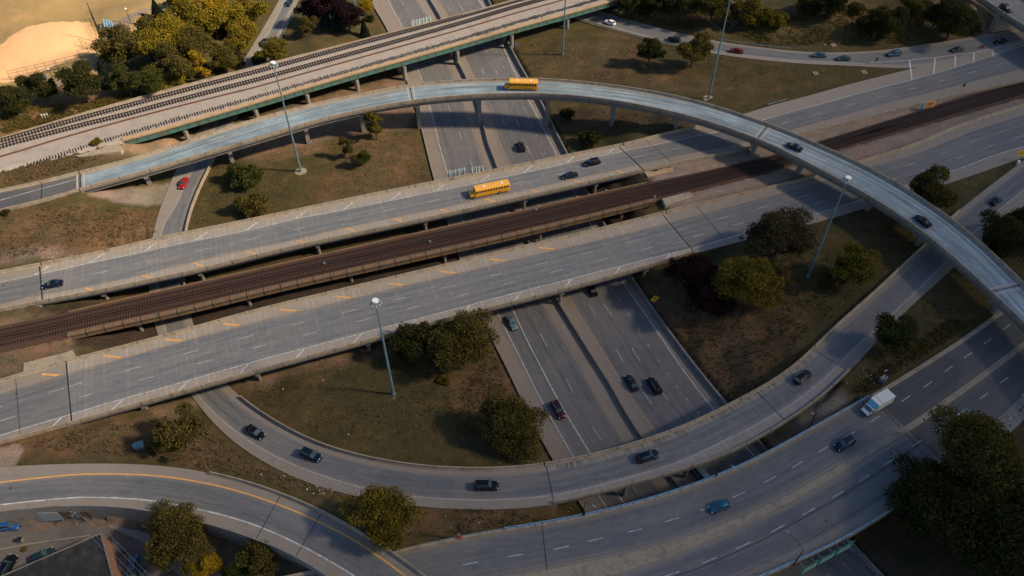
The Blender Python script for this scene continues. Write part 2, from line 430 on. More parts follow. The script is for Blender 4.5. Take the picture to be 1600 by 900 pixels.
R1 = Road([(-120, 325, 6, 0), (-40, 309, 6, 0), (0, 299, 6.3, 0), (60, 285, 6.7, .5), (121, 267, 7), (200, 248, 7.8), (275, 224, 8.6), (330, 206, 9.2), (400, 184, 10), (510, 156, 11), (640, 131, 12.2), (700, 125, 12.7), (800, 121, 13.3), (875, 123, 13.7), (975, 134, 14), (1050, 147, 14), (1125, 166, 14), (1200, 192, 14), (1240, 206, 14), (1280, 225, 14), (1325, 244, 14), (1390, 277, 14), (1475, 331, 14), (1537, 380, 14), (1600, 440, 14), (1660, 505, 14), (1720, 580, 14), (1800, 695, 14), (1870, 820, 13)],
          [(-120, 357, 6, 0), (-40, 341, 6, 0), (25, 327, 6.3, 0), (67, 317, 6.7, 0), (132, 301, 7), (215, 279, 7.8), (287, 257, 8.6), (400, 224, 10), (475, 200, 10.8), (560, 179, 11.5), (640, 165, 12.2), (675, 161, 12.5), (750, 155, 13), (800, 154, 13.3), (900, 157, 13.8), (1000, 172, 14), (1057, 184, 14), (1125, 204, 14), (1200, 232, 14), (1245, 255, 14), (1322, 296, 14), (1385, 332, 14), (1440, 372, 14), (1487, 411, 14), (1527, 449, 14), (1562, 482, 14), (1600, 517, 14), (1650, 575, 14), (1720, 675, 14), (1790, 800, 13)], .9, -1.0)
RB = Road(zz([(-160, 254), (-60, 230), (0, 215), (125, 177), (250, 142), (400, 103), (550, 65), (700, 27), (800, 0), (900, -27), (1000, -53), (1150, -92)], 8),
          zz([(-160, 303), (-60, 279), (0, 264), (100, 240), (175, 224), (250, 204), (400, 160), (550, 116), (700, 74), (800, 45), (892, 20), (972, -3), (1100, -40)], 8), .4, 0)
FW = Road(zz([(545, -95), (567, -40), (585, 10), (606, 45), (635, 120), (657, 190), (680, 281), (715, 390), (750, 487), (795, 577), (838, 668), (864, 715), (905, 782), (955, 855), (1010, 925), (1080, 1010), (1180, 1120), (1310, 1250)], 0),
          zz([(690, -130), (733, -60), (767, 15), (800, 85), (819, 120), (840, 155), (878, 232), (930, 330), (992, 450), (1060, 545), (1127, 630), (1230, 748), (1330, 858), (1380, 908), (1460, 1000), (1570, 1115), (1710, 1250)], 0))
R2 = Road([(520, -80, 1, 0), (480, -20, 1, 0), (466, 0, 1, 0), (452, 30, 1, 0), (437, 60, 1, 0), (400, 130, 1, 0), (360, 200, 1, 0), (335, 244, 1), (312, 290, 1), (298, 325, 1), (289, 361, 1), (286, 420, 1), (296, 491, 1), (320, 555, 1), (345, 590, 1.2), (375, 618, 1.5), (400, 637, 2), (460, 673, 3), (525, 700, 4.2), (625, 722, 5.6), (700, 729, 6.4), (800, 729, 6.9), (875, 719, 7), (950, 702, 7), (1045, 673, 7), (1125, 637, 7), (1200, 597, 7), (1240, 571, 7), (1300, 512, 7), (1370, 450, 7), (1445, 379, 7), (1500, 325, 7), (1600, 250, 7, 0), (1720, 160, 7, 0)],
          [(495, -110, 1), (455, -40, 1), (437, 0, 1), (425, 20, 1), (400, 62, 1), (360, 128, 1), (318, 190, 1), (285, 245, 1), (262, 295, 1), (244, 345, 1), (235, 385, 1), (232, 440, 1), (238, 500, 1), (262, 560, 1), (300, 616, 1.2), (342, 673, 2), (400, 715, 3), (475, 752, 4.2), (570, 779, 5.4), (650, 791, 6.1), (700, 795, 6.5), (800, 796, 6.9), (875, 789, 7), (910, 781, 7, -.9), (1000, 757, 7, -.9), (1075, 737, 7, -.9), (1160, 704, 7, -.9), (1230, 660, 7), (1301, 606, 7), (1330, 577, 7), (1360, 547, 7), (1407, 492, 7), (1455, 450, 7), (1490, 418, 7), (1530, 380, 7), (1600, 321, 7), (1720, 225, 7)], .9, 0)
G = Road([(800, -20, 1.5), (880, -5, 1.5), (937, 17, 1.8), (1050, 49, 3.5), (1125, 65, 4.8), (1200, 75, 6), (1275, 82, 6.7), (1375, 79, 7), (1417, 73, 7), (1500, 61, 7), (1580, 47, 7), (1720, 15, 7)],
         [(770, -5, 1.5), (850, 12, 1.5), (900, 29, 1.8), (1000, 58, 3), (1062, 73, 4), (1125, 86, 4.8), (1200, 95, 6), (1275, 100, 6.7), (1362, 103, 7), (1425, 108, 7), (1500, 95, 7), (1580, 75, 7), (1720, 42, 7)])
OV = Road(zz([(1500, -60), (1545, -28), (1590, -5), (1640, 28), (1740, 95)], 14), zz([(1470, -40), (1510, -10), (1557, 24), (1600, 51), (1700, 112)], 14), 0, -1.2)
BR = Road(zz([(380, 915), (500, 890), (617, 862), (690, 846), (762, 831), (830, 822), (910, 807), (1012, 782), (1115, 747), (1200, 708), (1262, 673), (1350, 624), (1400, 594), (1450, 563), (1500, 531), (1562, 486), (1640, 425), (1740, 350)], 7),
          zz([(420, 1095), (560, 1075), (700, 1050), (900, 1003), (1050, 958), (1200, 899), (1300, 855), (1385, 807), (1455, 752), (1520, 690), (1590, 625), (1680, 548), (1780, 470)], 7))
LR = Road([(-120, 748, 7), (-60, 735, 7), (25, 727, 7), (150, 723, 7), (250, 726, 7), (325, 737, 7.3), (400, 756, 7.8), (500, 795, 8.8), (550, 823, 9.2), (605, 856, 9.5), (662, 897, 10), (720, 945, 10), (780, 1010, 10)],
          [(-120, 820, 7), (-60, 808, 7), (0, 799, 7), (100, 789, 7), (162, 789, 7), (250, 800, 7.2), (325, 819, 7.8), (400, 842, 8.3), (475, 874, 9), (512, 898, 9.5), (570, 945, 10), (640, 1020, 10)], .2, .9)

def bx(road, *pp): return [road.loc_px(*p)[0] for p in pp]
t1a, t1b = bx(T1, (62, 445), (990, 250))
t2a, t2b = bx(T2, (106, 615), (1060, 362))
rma, rmb = bx(RM, (105, 515), (1020, 300))
r1a = bx(R1, (126, 285))[0]
rba, rbb = bx(RB, (185, 205), (985, -30))
r2a, r2b = bx(R2, (858, 757), (1296, 560))
bra, brb = bx(BR, (845, 860), (1395, 650))
ova = bx(OV, (1548, 10))[0]
lra = bx(LR, (250, 765))[0]

# ------------------------------------------------------------------ terrain height field
CX = np.concatenate([-np.geomspace(4000, 262, 16), np.arange(-250, 250, .8), np.geomspace(262, 4000, 16)])
CY = np.concatenate([-np.geomspace(3000, 5, 12)+40, np.arange(42, 320, .8), 320+np.geomspace(6, 5000, 16)])
GX, GY = np.meshgrid(CX, CY); NX, NY = len(CX), len(CY)
fx0 = 16; fy0 = 12; nfx = len(np.arange(-250, 250, .8)); nfy = len(np.arange(42, 320, .8))
FX = CX[fx0:fx0+nfx]; FY = CY[fy0:fy0+nfy]
def cell(x, y):
    return np.clip(np.round((np.asarray(y)-FY[0])/.8).astype(int), -1, nfy), np.clip(np.round((np.asarray(x)-FX[0])/.8).astype(int), -1, nfx)
def paint_grid(arr, xs, ys, zs, mode='set'):
    j, i = cell(xs, ys); ok = (j >= 0) & (j < nfy) & (i >= 0) & (i < nfx); j, i, z = j[ok], i[ok], np.broadcast_to(zs, np.shape(xs))[ok]
    if mode == 'set': arr[j, i] = z
    else: np.minimum.at(arr, (j, i), z)
def road_points(road, u0, u1, m0, m1, st=.45):
    U = np.arange(max(u0, -4), min(u1, road.len+4), st)
    xs, ys, zs = [], [], []
    for u in U:
        w = road.width(u); v = np.arange(-m0, w+m1, st)
        a = road.at(u); d = np.array([np.interp(u, road.s, road.dir[:, 0]), np.interp(u, road.s, road.dir[:, 1])])
        xs.append(a[0]+d[0]*v); ys.append(a[1]+d[1]*v); zs.append(np.full(len(v), a[2]))
    return np.concatenate(xs), np.concatenate(ys), np.concatenate(zs)
samples = []
def edge_samples(road, u0, u1, side, off, dz, st=4):
    for u in np.arange(max(u0, 0), min(u1, road.len), st):
        p = road.at(u, 0 if side == 'L' else 1, -off if side == 'L' else off); samples.append((p[0], p[1], p[2]+dz))
def S(*pts):
    for px, py, z in pts: p = P(px, py, z); samples.append((p[0], p[1], z))
edge_samples(T1, 0, t1a-3, 'L', 1.5, -.15); edge_samples(T1, 0, t1a-3, 'R', 1.5, -.6)
uT1r = T1.loc_px(1205, 175)[0]
edge_samples(T1, t1b+8, uT1r+60, 'L', 1.5, -.25); edge_samples(T1, t1b+4, 999, 'R', 1.5, -.4)
edge_samples(T2, 0, t2a-3, 'L', 1.5, -.6); edge_samples(T2, 0, t2a-3, 'R', 1.5, -.2)
edge_samples(T2, t2b+6, 999, 'L', 1.5, -.3); edge_samples(T2, t2b+16, 999, 'R', 1.5, -.2)
edge_samples(R1, 0, r1a-2, 'L', 1.5, -.1); edge_samples(R1, 0, r1a-2, 'R', 1.5, -.3)
edge_samples(RB, 0, rba-2, 'R', 1.5, -.5)
edge_samples(RB, 0, rba+6, 'L', 1.5, -.5)
edge_samples(FW, 0, 999, 'L', 2.2, -.02); edge_samples(FW, 0, 999, 'R', 2.2, 1.1)
edge_samples(R2, 0, r2a-6, 'L', 1.5, -.1); edge_samples(R2, 0, r2a-4, 'R', 1.5, -.15)
edge_samples(R2, r2b+4, 999, 'L', 1.5, -.5); edge_samples(R2, r2b+2, 999, 'R', 1.5, -.1)
edge_samples(G, 0, G.loc_px(1370, 95)[0], 'R', 1.5, -.12); edge_samples(G, 0, 999, 'L', 1.5, -.05)
edge_samples(BR, brb+4, 999, 'L', 3, -.1); edge_samples(BR, 0, bra-4, 'L', 1.5, -.3); edge_samples(BR, brb, 999, 'R', 1.5, -.1)
edge_samples(LR, 0, 999, 'L', 1.5, -.3)
# hand-placed ground levels
S((60, 350, 5.6), (130, 340, 5), (180, 330, 3.2), (120, 380, 5.8), (200, 305, 3.0), (215, 350, 2.2), (170, 355, 4.0), (60, 390, 6.4))
S((480, 270, 1.6), (560, 250, 1.4), (400, 300, 1.8), (620, 240, 1.0), (430, 340, 1.5), (350, 310, 1.4), (380, 230, 1.6), (560, 200, 1.6))
S((450, 180, 1.5), (520, 150, 1.4), (600, 140, 1.0), (400, 190, 1.5))
S((500, 60, 2.5), (540, 30, 3), (560, 80, 1.5), (440, 100, 2), (350, 100, 4.5), (330, 150, 3), (250, 215, 4.5), (300, 200, 3))
S((60, 60, 9), (200, 20, 9), (20, 10, 9), (120, 100, 8.8), (20, 160, 8.2), (150, 180, 8), (100, 190, 8), (300, 60, 8), (360, 30, 6), (250, 130, 8), (380, 90, 3.4), (330, 120, 5))
S((150, 235, 6.5), (60, 275, 6.6), (190, 232, 7), (20, 285, 6.6), (230, 262, 3.4))
S((900, 80, 2.4), (1000, 110, 4), (1100, 130, 5), (950, 90, 3), (1200, 130, 6.5), (1300, 115, 6.8), (850, 100, 1.6), (1050, 120, 4.6), (950, 170, 3), (900, 200, 2.0), (1000, 190, 4), (890, 150, 1.6))
S((1000, 20, 5), (1100, 40, 6.5), (1200, 40, 8), (1300, 40, 9), (1400, 40, 10), (1500, 30, 11), (1520, 10, 13), (1100, 0, 9), (1300, 0, 12), (1450, 0, 13), (960, 0, 3))
S((1100, 440, 5), (1060, 480, 3.2), (1100, 540, 3), (1180, 560, 4.8), (1200, 450, 5.8), (1280, 400, 6.6), (1350, 430, 6.6), (1010, 445, 2.2), (1040, 420, 5), (1250, 500, 6.2), (1150, 500, 4.6), (1120, 590, 2.4))
S((600, 600, 2.6), (500, 600, 2), (680, 650, 3.4), (420, 600, 1.6), (750, 600, 1.4), (760, 690, 4.5), (820, 700, 4), (700, 560, 2), (600, 680, 4), (650, 540, 1.6), (800, 620, 1.0), (500, 650, 2.6), (850, 712, 2.6))
S((150, 690, 6.3), (250, 690, 5.0), (220, 660, 3.8), (300, 690, 3.6), (330, 720, 4.6), (420, 750, 5.6), (500, 780, 6.3), (700, 820, 6.5), (770, 815, 6.3), (640, 820, 6.6), (280, 640, 2.2), (60, 700, 6.8), (110, 680, 6.4), (850, 810, 5.5))
S((1380, 570, 6.9), (1330, 610, 6.6), (1300, 650, 5.5), (1290, 630, 6), (1270, 655, 4), (1500, 480, 6.8), (1420, 540, 6.9))
S((1560, 330, 6.9), (1500, 290, 6.9), (1560, 400, 6.9), (1540, 440, 6.9))
# under the bridges
S((230, 460, 1.2), (330, 430, 1.2), (500, 385, 1.2), (600, 365, 1.0), (170, 470, 2.4), (120, 480, 4.5), (80, 495, 6), (900, 300, 1.0), (960, 285, 3.4), (1000, 275, 6.2))
S((230, 505, 1.2), (390, 475, 1.2), (540, 440, 1.2), (680, 410, 1), (150, 540, 3.6), (120, 545, 5.5), (190, 525, 2), (900, 365, 1.4), (960, 345, 2.5), (1010, 330, 5.8))
S((400, 560, 1.3), (560, 530, 1.2), (180, 620, 3.5), (140, 640, 6), (240, 600, 1.4), (950, 420, 2), (1020, 410, 5.5), (1000, 400, 4))
S((1450, 750, 5), (1450, 830, 2.5), (1400, 850, 1.5), (1500, 860, 2.5), (1560, 800, 4), (1350, 890, 1), (1600, 900, 3))
# south-west street level
SWZ = 1.6
for px, py in [(20, 830), (100, 830), (180, 830), (60, 870), (160, 880), (230, 840), (260, 880), (330, 900), (0, 900), (100, 930), (300, 950), (420, 930), (-60, 850), (-60, 950), (200, 980), (380, 885), (100, 808), (450, 915), (-120, 900)]:
    p = P(px, py, SWZ); samples.append((p[0], p[1], SWZ))
SA = np.array(samples)
def idw(x, y):
    out = np.empty(len(x))
    for k in range(0, len(x), 20000):
        d2 = (x[k:k+20000, None]-SA[None, :, 0])**2+(y[k:k+20000, None]-SA[None, :, 1])**2+1.0
        w = d2**-1.7; out[k:k+20000] = (w*SA[None, :, 2]).sum(1)/w.sum(1)
    return out
# coarse idw on 2.4 m lattice then bilinear up to fine
cx = np.arange(-252, 254, 2.4); cy = np.arange(40, 324, 2.4); cgx, cgy = np.meshgrid(cx, cy)
cz = idw(cgx.ravel(), cgy.ravel()).reshape(cgx.shape)
def bil(gx, gy, gz, x, y):
    i = np.clip((x-gx[0])/(gx[1]-gx[0]), 0, len(gx)-1.001); j = np.clip((y-gy[0])/(gy[1]-gy[0]), 0, len(gy)-1.001)
    i0 = i.astype(int); j0 = j.astype(int); a = i-i0; b = j-j0
    return gz[j0, i0]*(1-a)*(1-b)+gz[j0, i0+1]*a*(1-b)+gz[j0+1, i0]*(1-a)*b+gz[j0+1, i0+1]*a*b
fgx, fgy = np.meshgrid(FX, FY)
FZ = bil(cx, cy, cz, fgx, fgy)
# gentle unevenness
nr = np.random.RandomState(3)
def smooth_noise(shape, cellsz):
    g = nr.rand(int(shape[0]/cellsz)+3, int(shape[1]/cellsz)+3)
    jj, ii = np.meshgrid(np.arange(shape[0])/cellsz, np.arange(shape[1])/cellsz, indexing='ij')
    return bil(np.arange(g.shape[1]), np.arange(g.shape[0]), g, ii, jj)
FZ += (smooth_noise(FZ.shape, 9)-.5)*.35+(smooth_noise(FZ.shape, 3)-.5)*.16
def cap(road, u0, u1, drop, m=0.5):
    global FZ
    C = np.full(FZ.shape, 1e3); x, y, z = road_points(road, u0, u1, m, m); paint_grid(C, x, y, z-drop, 'min'); FZ = np.minimum(FZ, C)
def force(road, u0, u1, dz, m0, m1):
    x, y, z = road_points(road, u0, u1, m0, m1); paint_grid(FZ, x, y, z+dz)
cap(T1, t1a+3, t1b-3, 2.2); cap(T2, t2a+3, t2b-3, 2.2); cap(RM, rma+3, rmb-3, 2.0)
cap(R1, r1a+6, 999, 3.2); cap(RB, rba+4, rbb+80, 2.6); cap(R2, r2a+5, r2b-3, 2.2); cap(BR, bra+5, brb-3, 2.2); cap(OV, ova+6, 999, 3)
cap(LR, lra, 999, .5, 0)
force(T1, 0, t1a, -.2, .3, .3); force(T1, t1b, 999, -.25, .3, .3)
force(T2, 0, t2a, -.2, .3, .3); force(T2, t2b, 999, -.25, .3, .3)
force(RM, 0, rma, -.3, .3, .3); force(RM, rmb, 999, -.3, .3, .3)
force(R1, 0, r1a, -.2, .3, .3); force(RB, 0, rba, -.3, .3, .3)
force(LR, 0, lra, -.3, .3, -.6)
force(G, 0, 999, -.22, .4, .4)
force(R2, r2b, 999, -.2, .4, .4); force(BR, brb, 999, -.2, .3, .3); force(BR, 0, bra, -.2, .3, .3)
force(R2, 0, r2a, -.2, .5, .5); force(FW, -5, 999, -.3, 1.0, 1.0)
# street level south-west: flat pad south of the ramp's wall
x, y, z = road_points(LR, 0, 999, -1, 1)
pad = np.zeros(FZ.shape, bool)
lowx = np.array([LR.at(u, 1)[0] for u in LR.us(0, LR.len)]); lowy = np.array([LR.at(u, 1)[1] for u in LR.us(0, LR.len)])
o_ = np.argsort(lowx); yl = np.interp(fgx, lowx[o_], lowy[o_]); pad = (fgy < yl-.9) & (fgx < lowx.max()-2)
FZ[pad] = np.where(FZ[pad] > SWZ+.4, SWZ+.0, np.minimum(FZ[pad], SWZ)*0+SWZ)
GZ = np.empty(GX.shape)
GZ[:] = 6.0
cxx = np.clip(GX, FX[0], FX[-1]); cyy = np.clip(GY, FY[0], FY[-1])
edgez = bil(FX, FY, FZ, cxx, cyy); dist = np.hypot(GX-cxx, GY-cyy); f_ = np.clip(dist/80, 0, 1)
GZ = edgez*(1-f_)+6.0*f_
GZ[fy0:fy0+nfy, fx0:fx0+nfx] = FZ
def zg(x, y):
    return float(bil(FX, FY, FZ, np.array([min(max(x, FX[0]), FX[-1])]), np.array([min(max(y, FY[0]), FY[-1])]))[0])
def G_(px, py, z0=4.0):
    """the ground point seen at a photo pixel"""
    z = z0
    for _ in range(12):
        p = P(px, py, z); z = .5*z+.5*zg(p[0], p[1])
    return np.array([p[0], p[1], zg(p[0], p[1])])

# ground colours by zone (what grows or lies there, and painted shade in the deck gaps)
OLIVE = (.062, .056, .025); BROWN = (.10, .073, .042); DRY = (.30, .225, .105); DIRT = (.17, .125, .09)
BALLF = (.72, .46, .24); GRAVEL = (.20, .175, .155); DARKB = (.07, .048, .036); CONCR = (.20, .175, .15); WEED = (.09, .075, .035)
ZC = np.empty(FZ.shape+(3,)); ZC[:] = OLIVE
def zone(poly, z, col, soft=0, amt=1.0):
    global ZC
    w = np.array([P(px, py, z)[:2] for px, py in poly]); inside = np.zeros(FZ.shape, bool); n = len(w)
    for i in range(n):
        x1, y1 = w[i]; x2, y2 = w[(i+1) % n]
        if abs(y2-y1) < 1e-9: continue
        c = ((y1 > fgy) != (y2 > fgy)) & (fgx < (x2-x1)*(fgy-y1)/(y2-y1)+x1); inside ^= c
    m = inside.astype(float)
    for _ in range(soft):
        m = (m+np.roll(m, 1, 0)+np.roll(m, -1, 0)+np.roll(m, 1, 1)+np.roll(m, -1, 1))/5
    if soft:
        nz = smooth_noise(m.shape, 5)*.5+smooth_noise(m.shape, 2)*.5; m = np.clip(m+(nz-.5)*.7*(m > .02)*(m < .98), 0, 1)
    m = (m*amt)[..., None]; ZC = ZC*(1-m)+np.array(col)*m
zone([(-300, -60), (330, -60), (300, 10), (230, 60), (150, 110), (0, 130), (-300, 200)], 9, DRY, 3)
zone([(-300, 120), (0, 135), (130, 130), (200, 150), (180, 175), (60, 205), (-300, 280)], 8.5, (.16, .105, .055), 4)
# ball field
bf = [(-120, 60), (-40, 85), (-10, 75), (10, 56), (40, 39), (80, 29), (115, 26), (135, 27), (150, 45), (160, 65), (150, 75), (125, 85), (100, 95), (60, 108), (20, 118), (0, 120), (-40, 130), (-200, 160)]
zone(bf, 9, BALLF, 0)
zone([(0, 145), (30, 135), (95, 118), (100, 126), (40, 145), (0, 155)], 8.6, CONCR, 0)
zone([(158, 40), (175, 36), (230, 8), (262, -4), (262, 4), (236, 14), (205, 30), (195, 50), (175, 52), (170, 70), (150, 110), (175, 100), (150, 112), (140, 105), (160, 75)], 9, CONCR, 0)
zone([(0, 340), (60, 330), (150, 325), (250, 305), (245, 345), (225, 372), (120, 398), (0, 420)], 5.5, BROWN, 6)
zone([(0, 400), (60, 385), (130, 395), (0, 420)], 6, GRAVEL, 4, .6)
zone([(130, 305), (215, 285), (290, 262), (268, 290), (250, 305), (200, 312), (150, 310)], 4, CONCR, 1)
zone([(0, 270), (60, 260), (170, 228), (200, 240), (130, 262), (0, 298)], 6.7, BROWN, 3)
zone([(180, 222), (320, 185), (400, 165), (400, 190), (320, 208), (220, 245), (190, 245)], 5, (.20, .15, .10), 3)
zone([(300, 215), (700, 90), (690, 130), (640, 180), (640, 195), (480, 225), (380, 235)], 1.5, DIRT, 4, .8)
zone([(540, 215), (640, 200), (670, 280), (560, 300), (480, 330), (520, 260)], 1.4, BROWN, 8, .75)
zone([(350, 235), (500, 210), (520, 235), (400, 260)], 1.4, DIRT, 5, .5)
zone([(60, 500), (320, 440), (700, 350), (1000, 270), (1030, 285), (1000, 340), (700, 420), (330, 520), (110, 560)], 1.5, (.04, .032, .027), 3)  # near-black: the shade between the bridge decks put into the ground colour
zone([(-60, 500), (70, 486), (110, 500), (110, 560), (0, 590), (-60, 600)], 6.5, (.12, .095, .065), 3)
zone([(1000, 262), (1200, 215), (1600, 105), (1600, 130), (1200, 245), (1030, 290)], 6.6, GRAVEL, 2)
zone([(1030, 300), (1200, 268), (1600, 150), (1600, 165), (1430, 225), (1200, 290), (1050, 330)], 6.6, GRAVEL, 2)
zone([(770, 520), (800, 560), (860, 700), (850, 715), (790, 690), (700, 640), (690, 600), (740, 580)], 1.5, BROWN, 8, .8)
zone([(380, 590), (760, 490), (800, 520), (780, 540), (600, 560), (400, 600)], 1.5, DIRT, 4, .7)
zone([(1010, 440), (1130, 640), (1200, 590), (1250, 500), (1150, 420)], 4, BROWN, 10, .8)
zone([(0, 705), (45, 683), (260, 620), (330, 650), (400, 715), (700, 800), (900, 790), (850, 815), (620, 850), (400, 750), (250, 722), (20, 722)], 5, BROWN, 5, .8)
zone([(0, 700), (40, 690), (20, 728), (0, 732), (-200, 740), (-200, 700)], 7, CONCR, 0)
zone([(230, 640), (400, 590), (430, 580), (430, 600), (350, 612), (260, 660)], 1.6, DIRT, 4)
zone([(1290, 625), (1480, 490), (1530, 500), (1330, 625), (1320, 640)], 7, BROWN, 6, .6)
zone([(1300, 605), (1330, 640), (1240, 690), (1200, 680)], 5, CONCR, 2)
zone([(880, 60), (960, 60), (1100, 130), (1200, 140), (1180, 160), (1050, 150), (900, 120), (830, 125)], 3, BROWN, 10, .55)
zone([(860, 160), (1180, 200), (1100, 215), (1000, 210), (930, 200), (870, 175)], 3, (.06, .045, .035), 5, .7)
zone([(960, 50), (1000, 30), (1500, 60), (1480, 20), (1000, 0), (950, 10)], 8, BROWN, 8, .6)
zone([(1540, -20), (1570, 60), (1480, 66), (1530, 40), (1500, 0)], 11, (.16, .13, .11), 3)
zone([(-100, 800), (150, 800), (330, 840), (520, 920), (520, 1100), (-100, 1100)], SWZ, (.13, .115, .10), 2)
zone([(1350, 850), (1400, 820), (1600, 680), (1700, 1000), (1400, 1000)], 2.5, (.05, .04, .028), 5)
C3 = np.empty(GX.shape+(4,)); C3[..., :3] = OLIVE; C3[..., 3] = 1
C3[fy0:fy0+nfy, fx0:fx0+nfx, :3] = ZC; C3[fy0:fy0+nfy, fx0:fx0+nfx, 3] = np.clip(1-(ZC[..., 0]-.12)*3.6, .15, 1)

m, nt, b = nodes('ground_cover'); M_GROUND = m
at = N(nt, 'ShaderNodeAttribute'); at.attribute_name = 'cover'
geo = N(nt, 'ShaderNodeNewGeometry').outputs['Position']
n1 = noise(nt, geo, .09, 6, .65); n2 = noise(nt, geo, .5, 5, .65); n3 = noise(nt, geo, 2.6, 5, .75); n4 = noise(nt, scaled(nt, geo, (1, .35, 1)), .22, 5, .6)
def vscale(c, f):
    n = nt.nodes.new('ShaderNodeVectorMath'); n.operation = 'SCALE'; nt.links.new(c, n.inputs[0]); nt.links.new(f, n.inputs[3]); return n.outputs[0]
def vmul(c, k):
    n = nt.nodes.new('ShaderNodeVectorMath'); n.operation = 'MULTIPLY'; nt.links.new(c, n.inputs[0]); n.inputs[1].default_value = k; return n.outputs[0]
c = at.outputs['Color']
c = mixc(nt, maprange(nt, n1, .38, .65, 0, .75), c, vmul(c, (1.5, 1.15, 1.05)))
c = mixc(nt, maprange(nt, n2, .42, .7, 0, .6), c, vmul(c, (.62, .75, .6)))
c = mixc(nt, maprange(nt, n4, .5, .75, 0, .5), c, vmul(c, (1.35, 1.25, 1.5)))
n5 = noise(nt, scaled(nt, geo, (1, 1.6, 1)), .16, 7, .72); c = mixc(nt, maprange(nt, n5, .5, .68, 0, .7), c, vmul(c, (1.75, 1.45, 1.6))); c = mixc(nt, maprange(nt, n5, .32, .46, .65, 0), c, vmul(c, (.6, .78, .6)))
c = vscale(c, maprange(nt, n3, .3, .72, .55, 1.45))
c = mixc(nt, at.outputs['Alpha'], at.outputs['Color'], c)
nt.links.new(c, b.inputs['Base Color']); b.inputs['Roughness'].default_value = .95; b.inputs['Specular IOR Level'].default_value = .15
bump(nt, b, n3, .8, .12)
me = bpy.data.meshes.new('ground')
verts = np.stack([GX, GY, GZ], -1).reshape(-1, 3)
idx = np.arange(NX*NY).reshape(NY, NX)
fc = np.stack([idx[:-1, :-1], idx[:-1, 1:], idx[1:, 1:], idx[1:, :-1]], -1).reshape(-1, 4)
me.vertices.add(len(verts)); me.vertices.foreach_set('co', verts.astype(np.float32).ravel())
me.loops.add(len(fc)*4); me.loops.foreach_set('vertex_index', fc.astype(np.int32).ravel())
me.polygons.add(len(fc)); me.polygons.foreach_set('loop_start', np.arange(0, len(fc)*4, 4, dtype=np.int32)); me.polygons.foreach_set('loop_total', np.full(len(fc), 4, np.int32))
me.update(calc_edges=True); me.materials.append(M_GROUND); me.shade_smooth()
ca = me.color_attributes.new('cover', 'FLOAT_COLOR', 'POINT'); ca.data.foreach_set('color', C3.astype(np.float32).ravel())
tag(add_obj('ground', me), kind='structure')

# ------------------------------------------------------------------ unseen cloud added east of the scene, shaped so its shade deepens south-east
def shade_cloud():
    A = 620.0; k = A/math.tan(SUN_EL); off = np.array([math.cos(SUN_AZ)*k, math.sin(SUN_AZ)*k])
    m, nt, b = nodes('shade_cloud_vapour'); nt.nodes.remove(b)
    vs = N(nt, 'ShaderNodeVolumeScatter'); vs.inputs['Color'].default_value = (.97, .97, .97, 1); vs.inputs['Density'].default_value = .034
    nt.links.new(vs.outputs[0], nt.nodes['Material Output'].inputs['Volume'])
    n = 56; xs = np.linspace(-700, 900, n); ys = np.linspace(-900, 1000, n); X, Y = np.meshgrid(xs, ys)
    CLOUDQ = (X+115)*.74-(Y-205)*.72
    bl = lambda s_: np.sin(X/s_+1.3)*np.cos(Y/s_*1.1+.4)+.5*np.sin(X/s_*2.3+Y/s_*1.7)
    QC = np.clip(CLOUDQ, -20, 240); th = QC*(.75+np.clip(QC/160, 0, 9)**2)*CLOUD_K+bl(60)*.8+bl(23)*.5
    edge = np.clip(np.minimum.reduce([(900-X)/250, (Y+900)/250, (1000-Y)/250]), 0, 1); th = np.clip(th*edge, 0.0, None)
    verts = []; faces = []
    for z in (0, 1):
        for j in range(n):
            for i in range(n):
                verts.append((X[j, i]+off[0], Y[j, i]+off[1], A+(th[j, i] if z else -.25*th[j, i])+(0.5 if z else 0)))
    for j in range(n-1):
        for i in range(n-1):
            if max(th[j, i], th[j+1, i], th[j, i+1], th[j+1, i+1]) > .01:
                a = j*n+i; faces += [(a, a+n, a+n+1, a+1), (a+n*n, a+n*n+1, a+n*n+n+1, a+n*n+n)]
            else: continue
    me = bpy.data.meshes.new('shade_cloud'); me.from_pydata(verts, [], faces); me.materials.append(m)
    bm = bmesh.new(); bm.from_mesh(me); bmesh.ops.delete(bm, geom=[v for v in bm.verts if not v.link_faces], context='VERTS')
    be = [e for e in bm.edges if len(e.link_faces) == 1]
    from collections import defaultdict
    # close the rim between the two skins
    vm = {}
    for v in bm.verts: vm.setdefault((round(v.co.x, 3), round(v.co.y, 3)), []).append(v)
    for e in be:
        a, c = e.verts
        if a.co.z > A+.2: continue
        ta = [v for v in vm[(round(a.co.x, 3), round(a.co.y, 3))] if v is not a]; tc = [v for v in vm[(round(c.co.x, 3), round(c.co.y, 3))] if v is not c]
        if ta and tc:
            try: bm.faces.new((a, c, tc[0], ta[0]))
            except ValueError: pass
    bmesh.ops.recalc_face_normals(bm, faces=bm.faces); bm.to_mesh(me); bm.free(); me.shade_smooth()
    tag(add_obj('shade_cloud', me), kind='structure')
CLOUD_K = .058
shade_cloud()

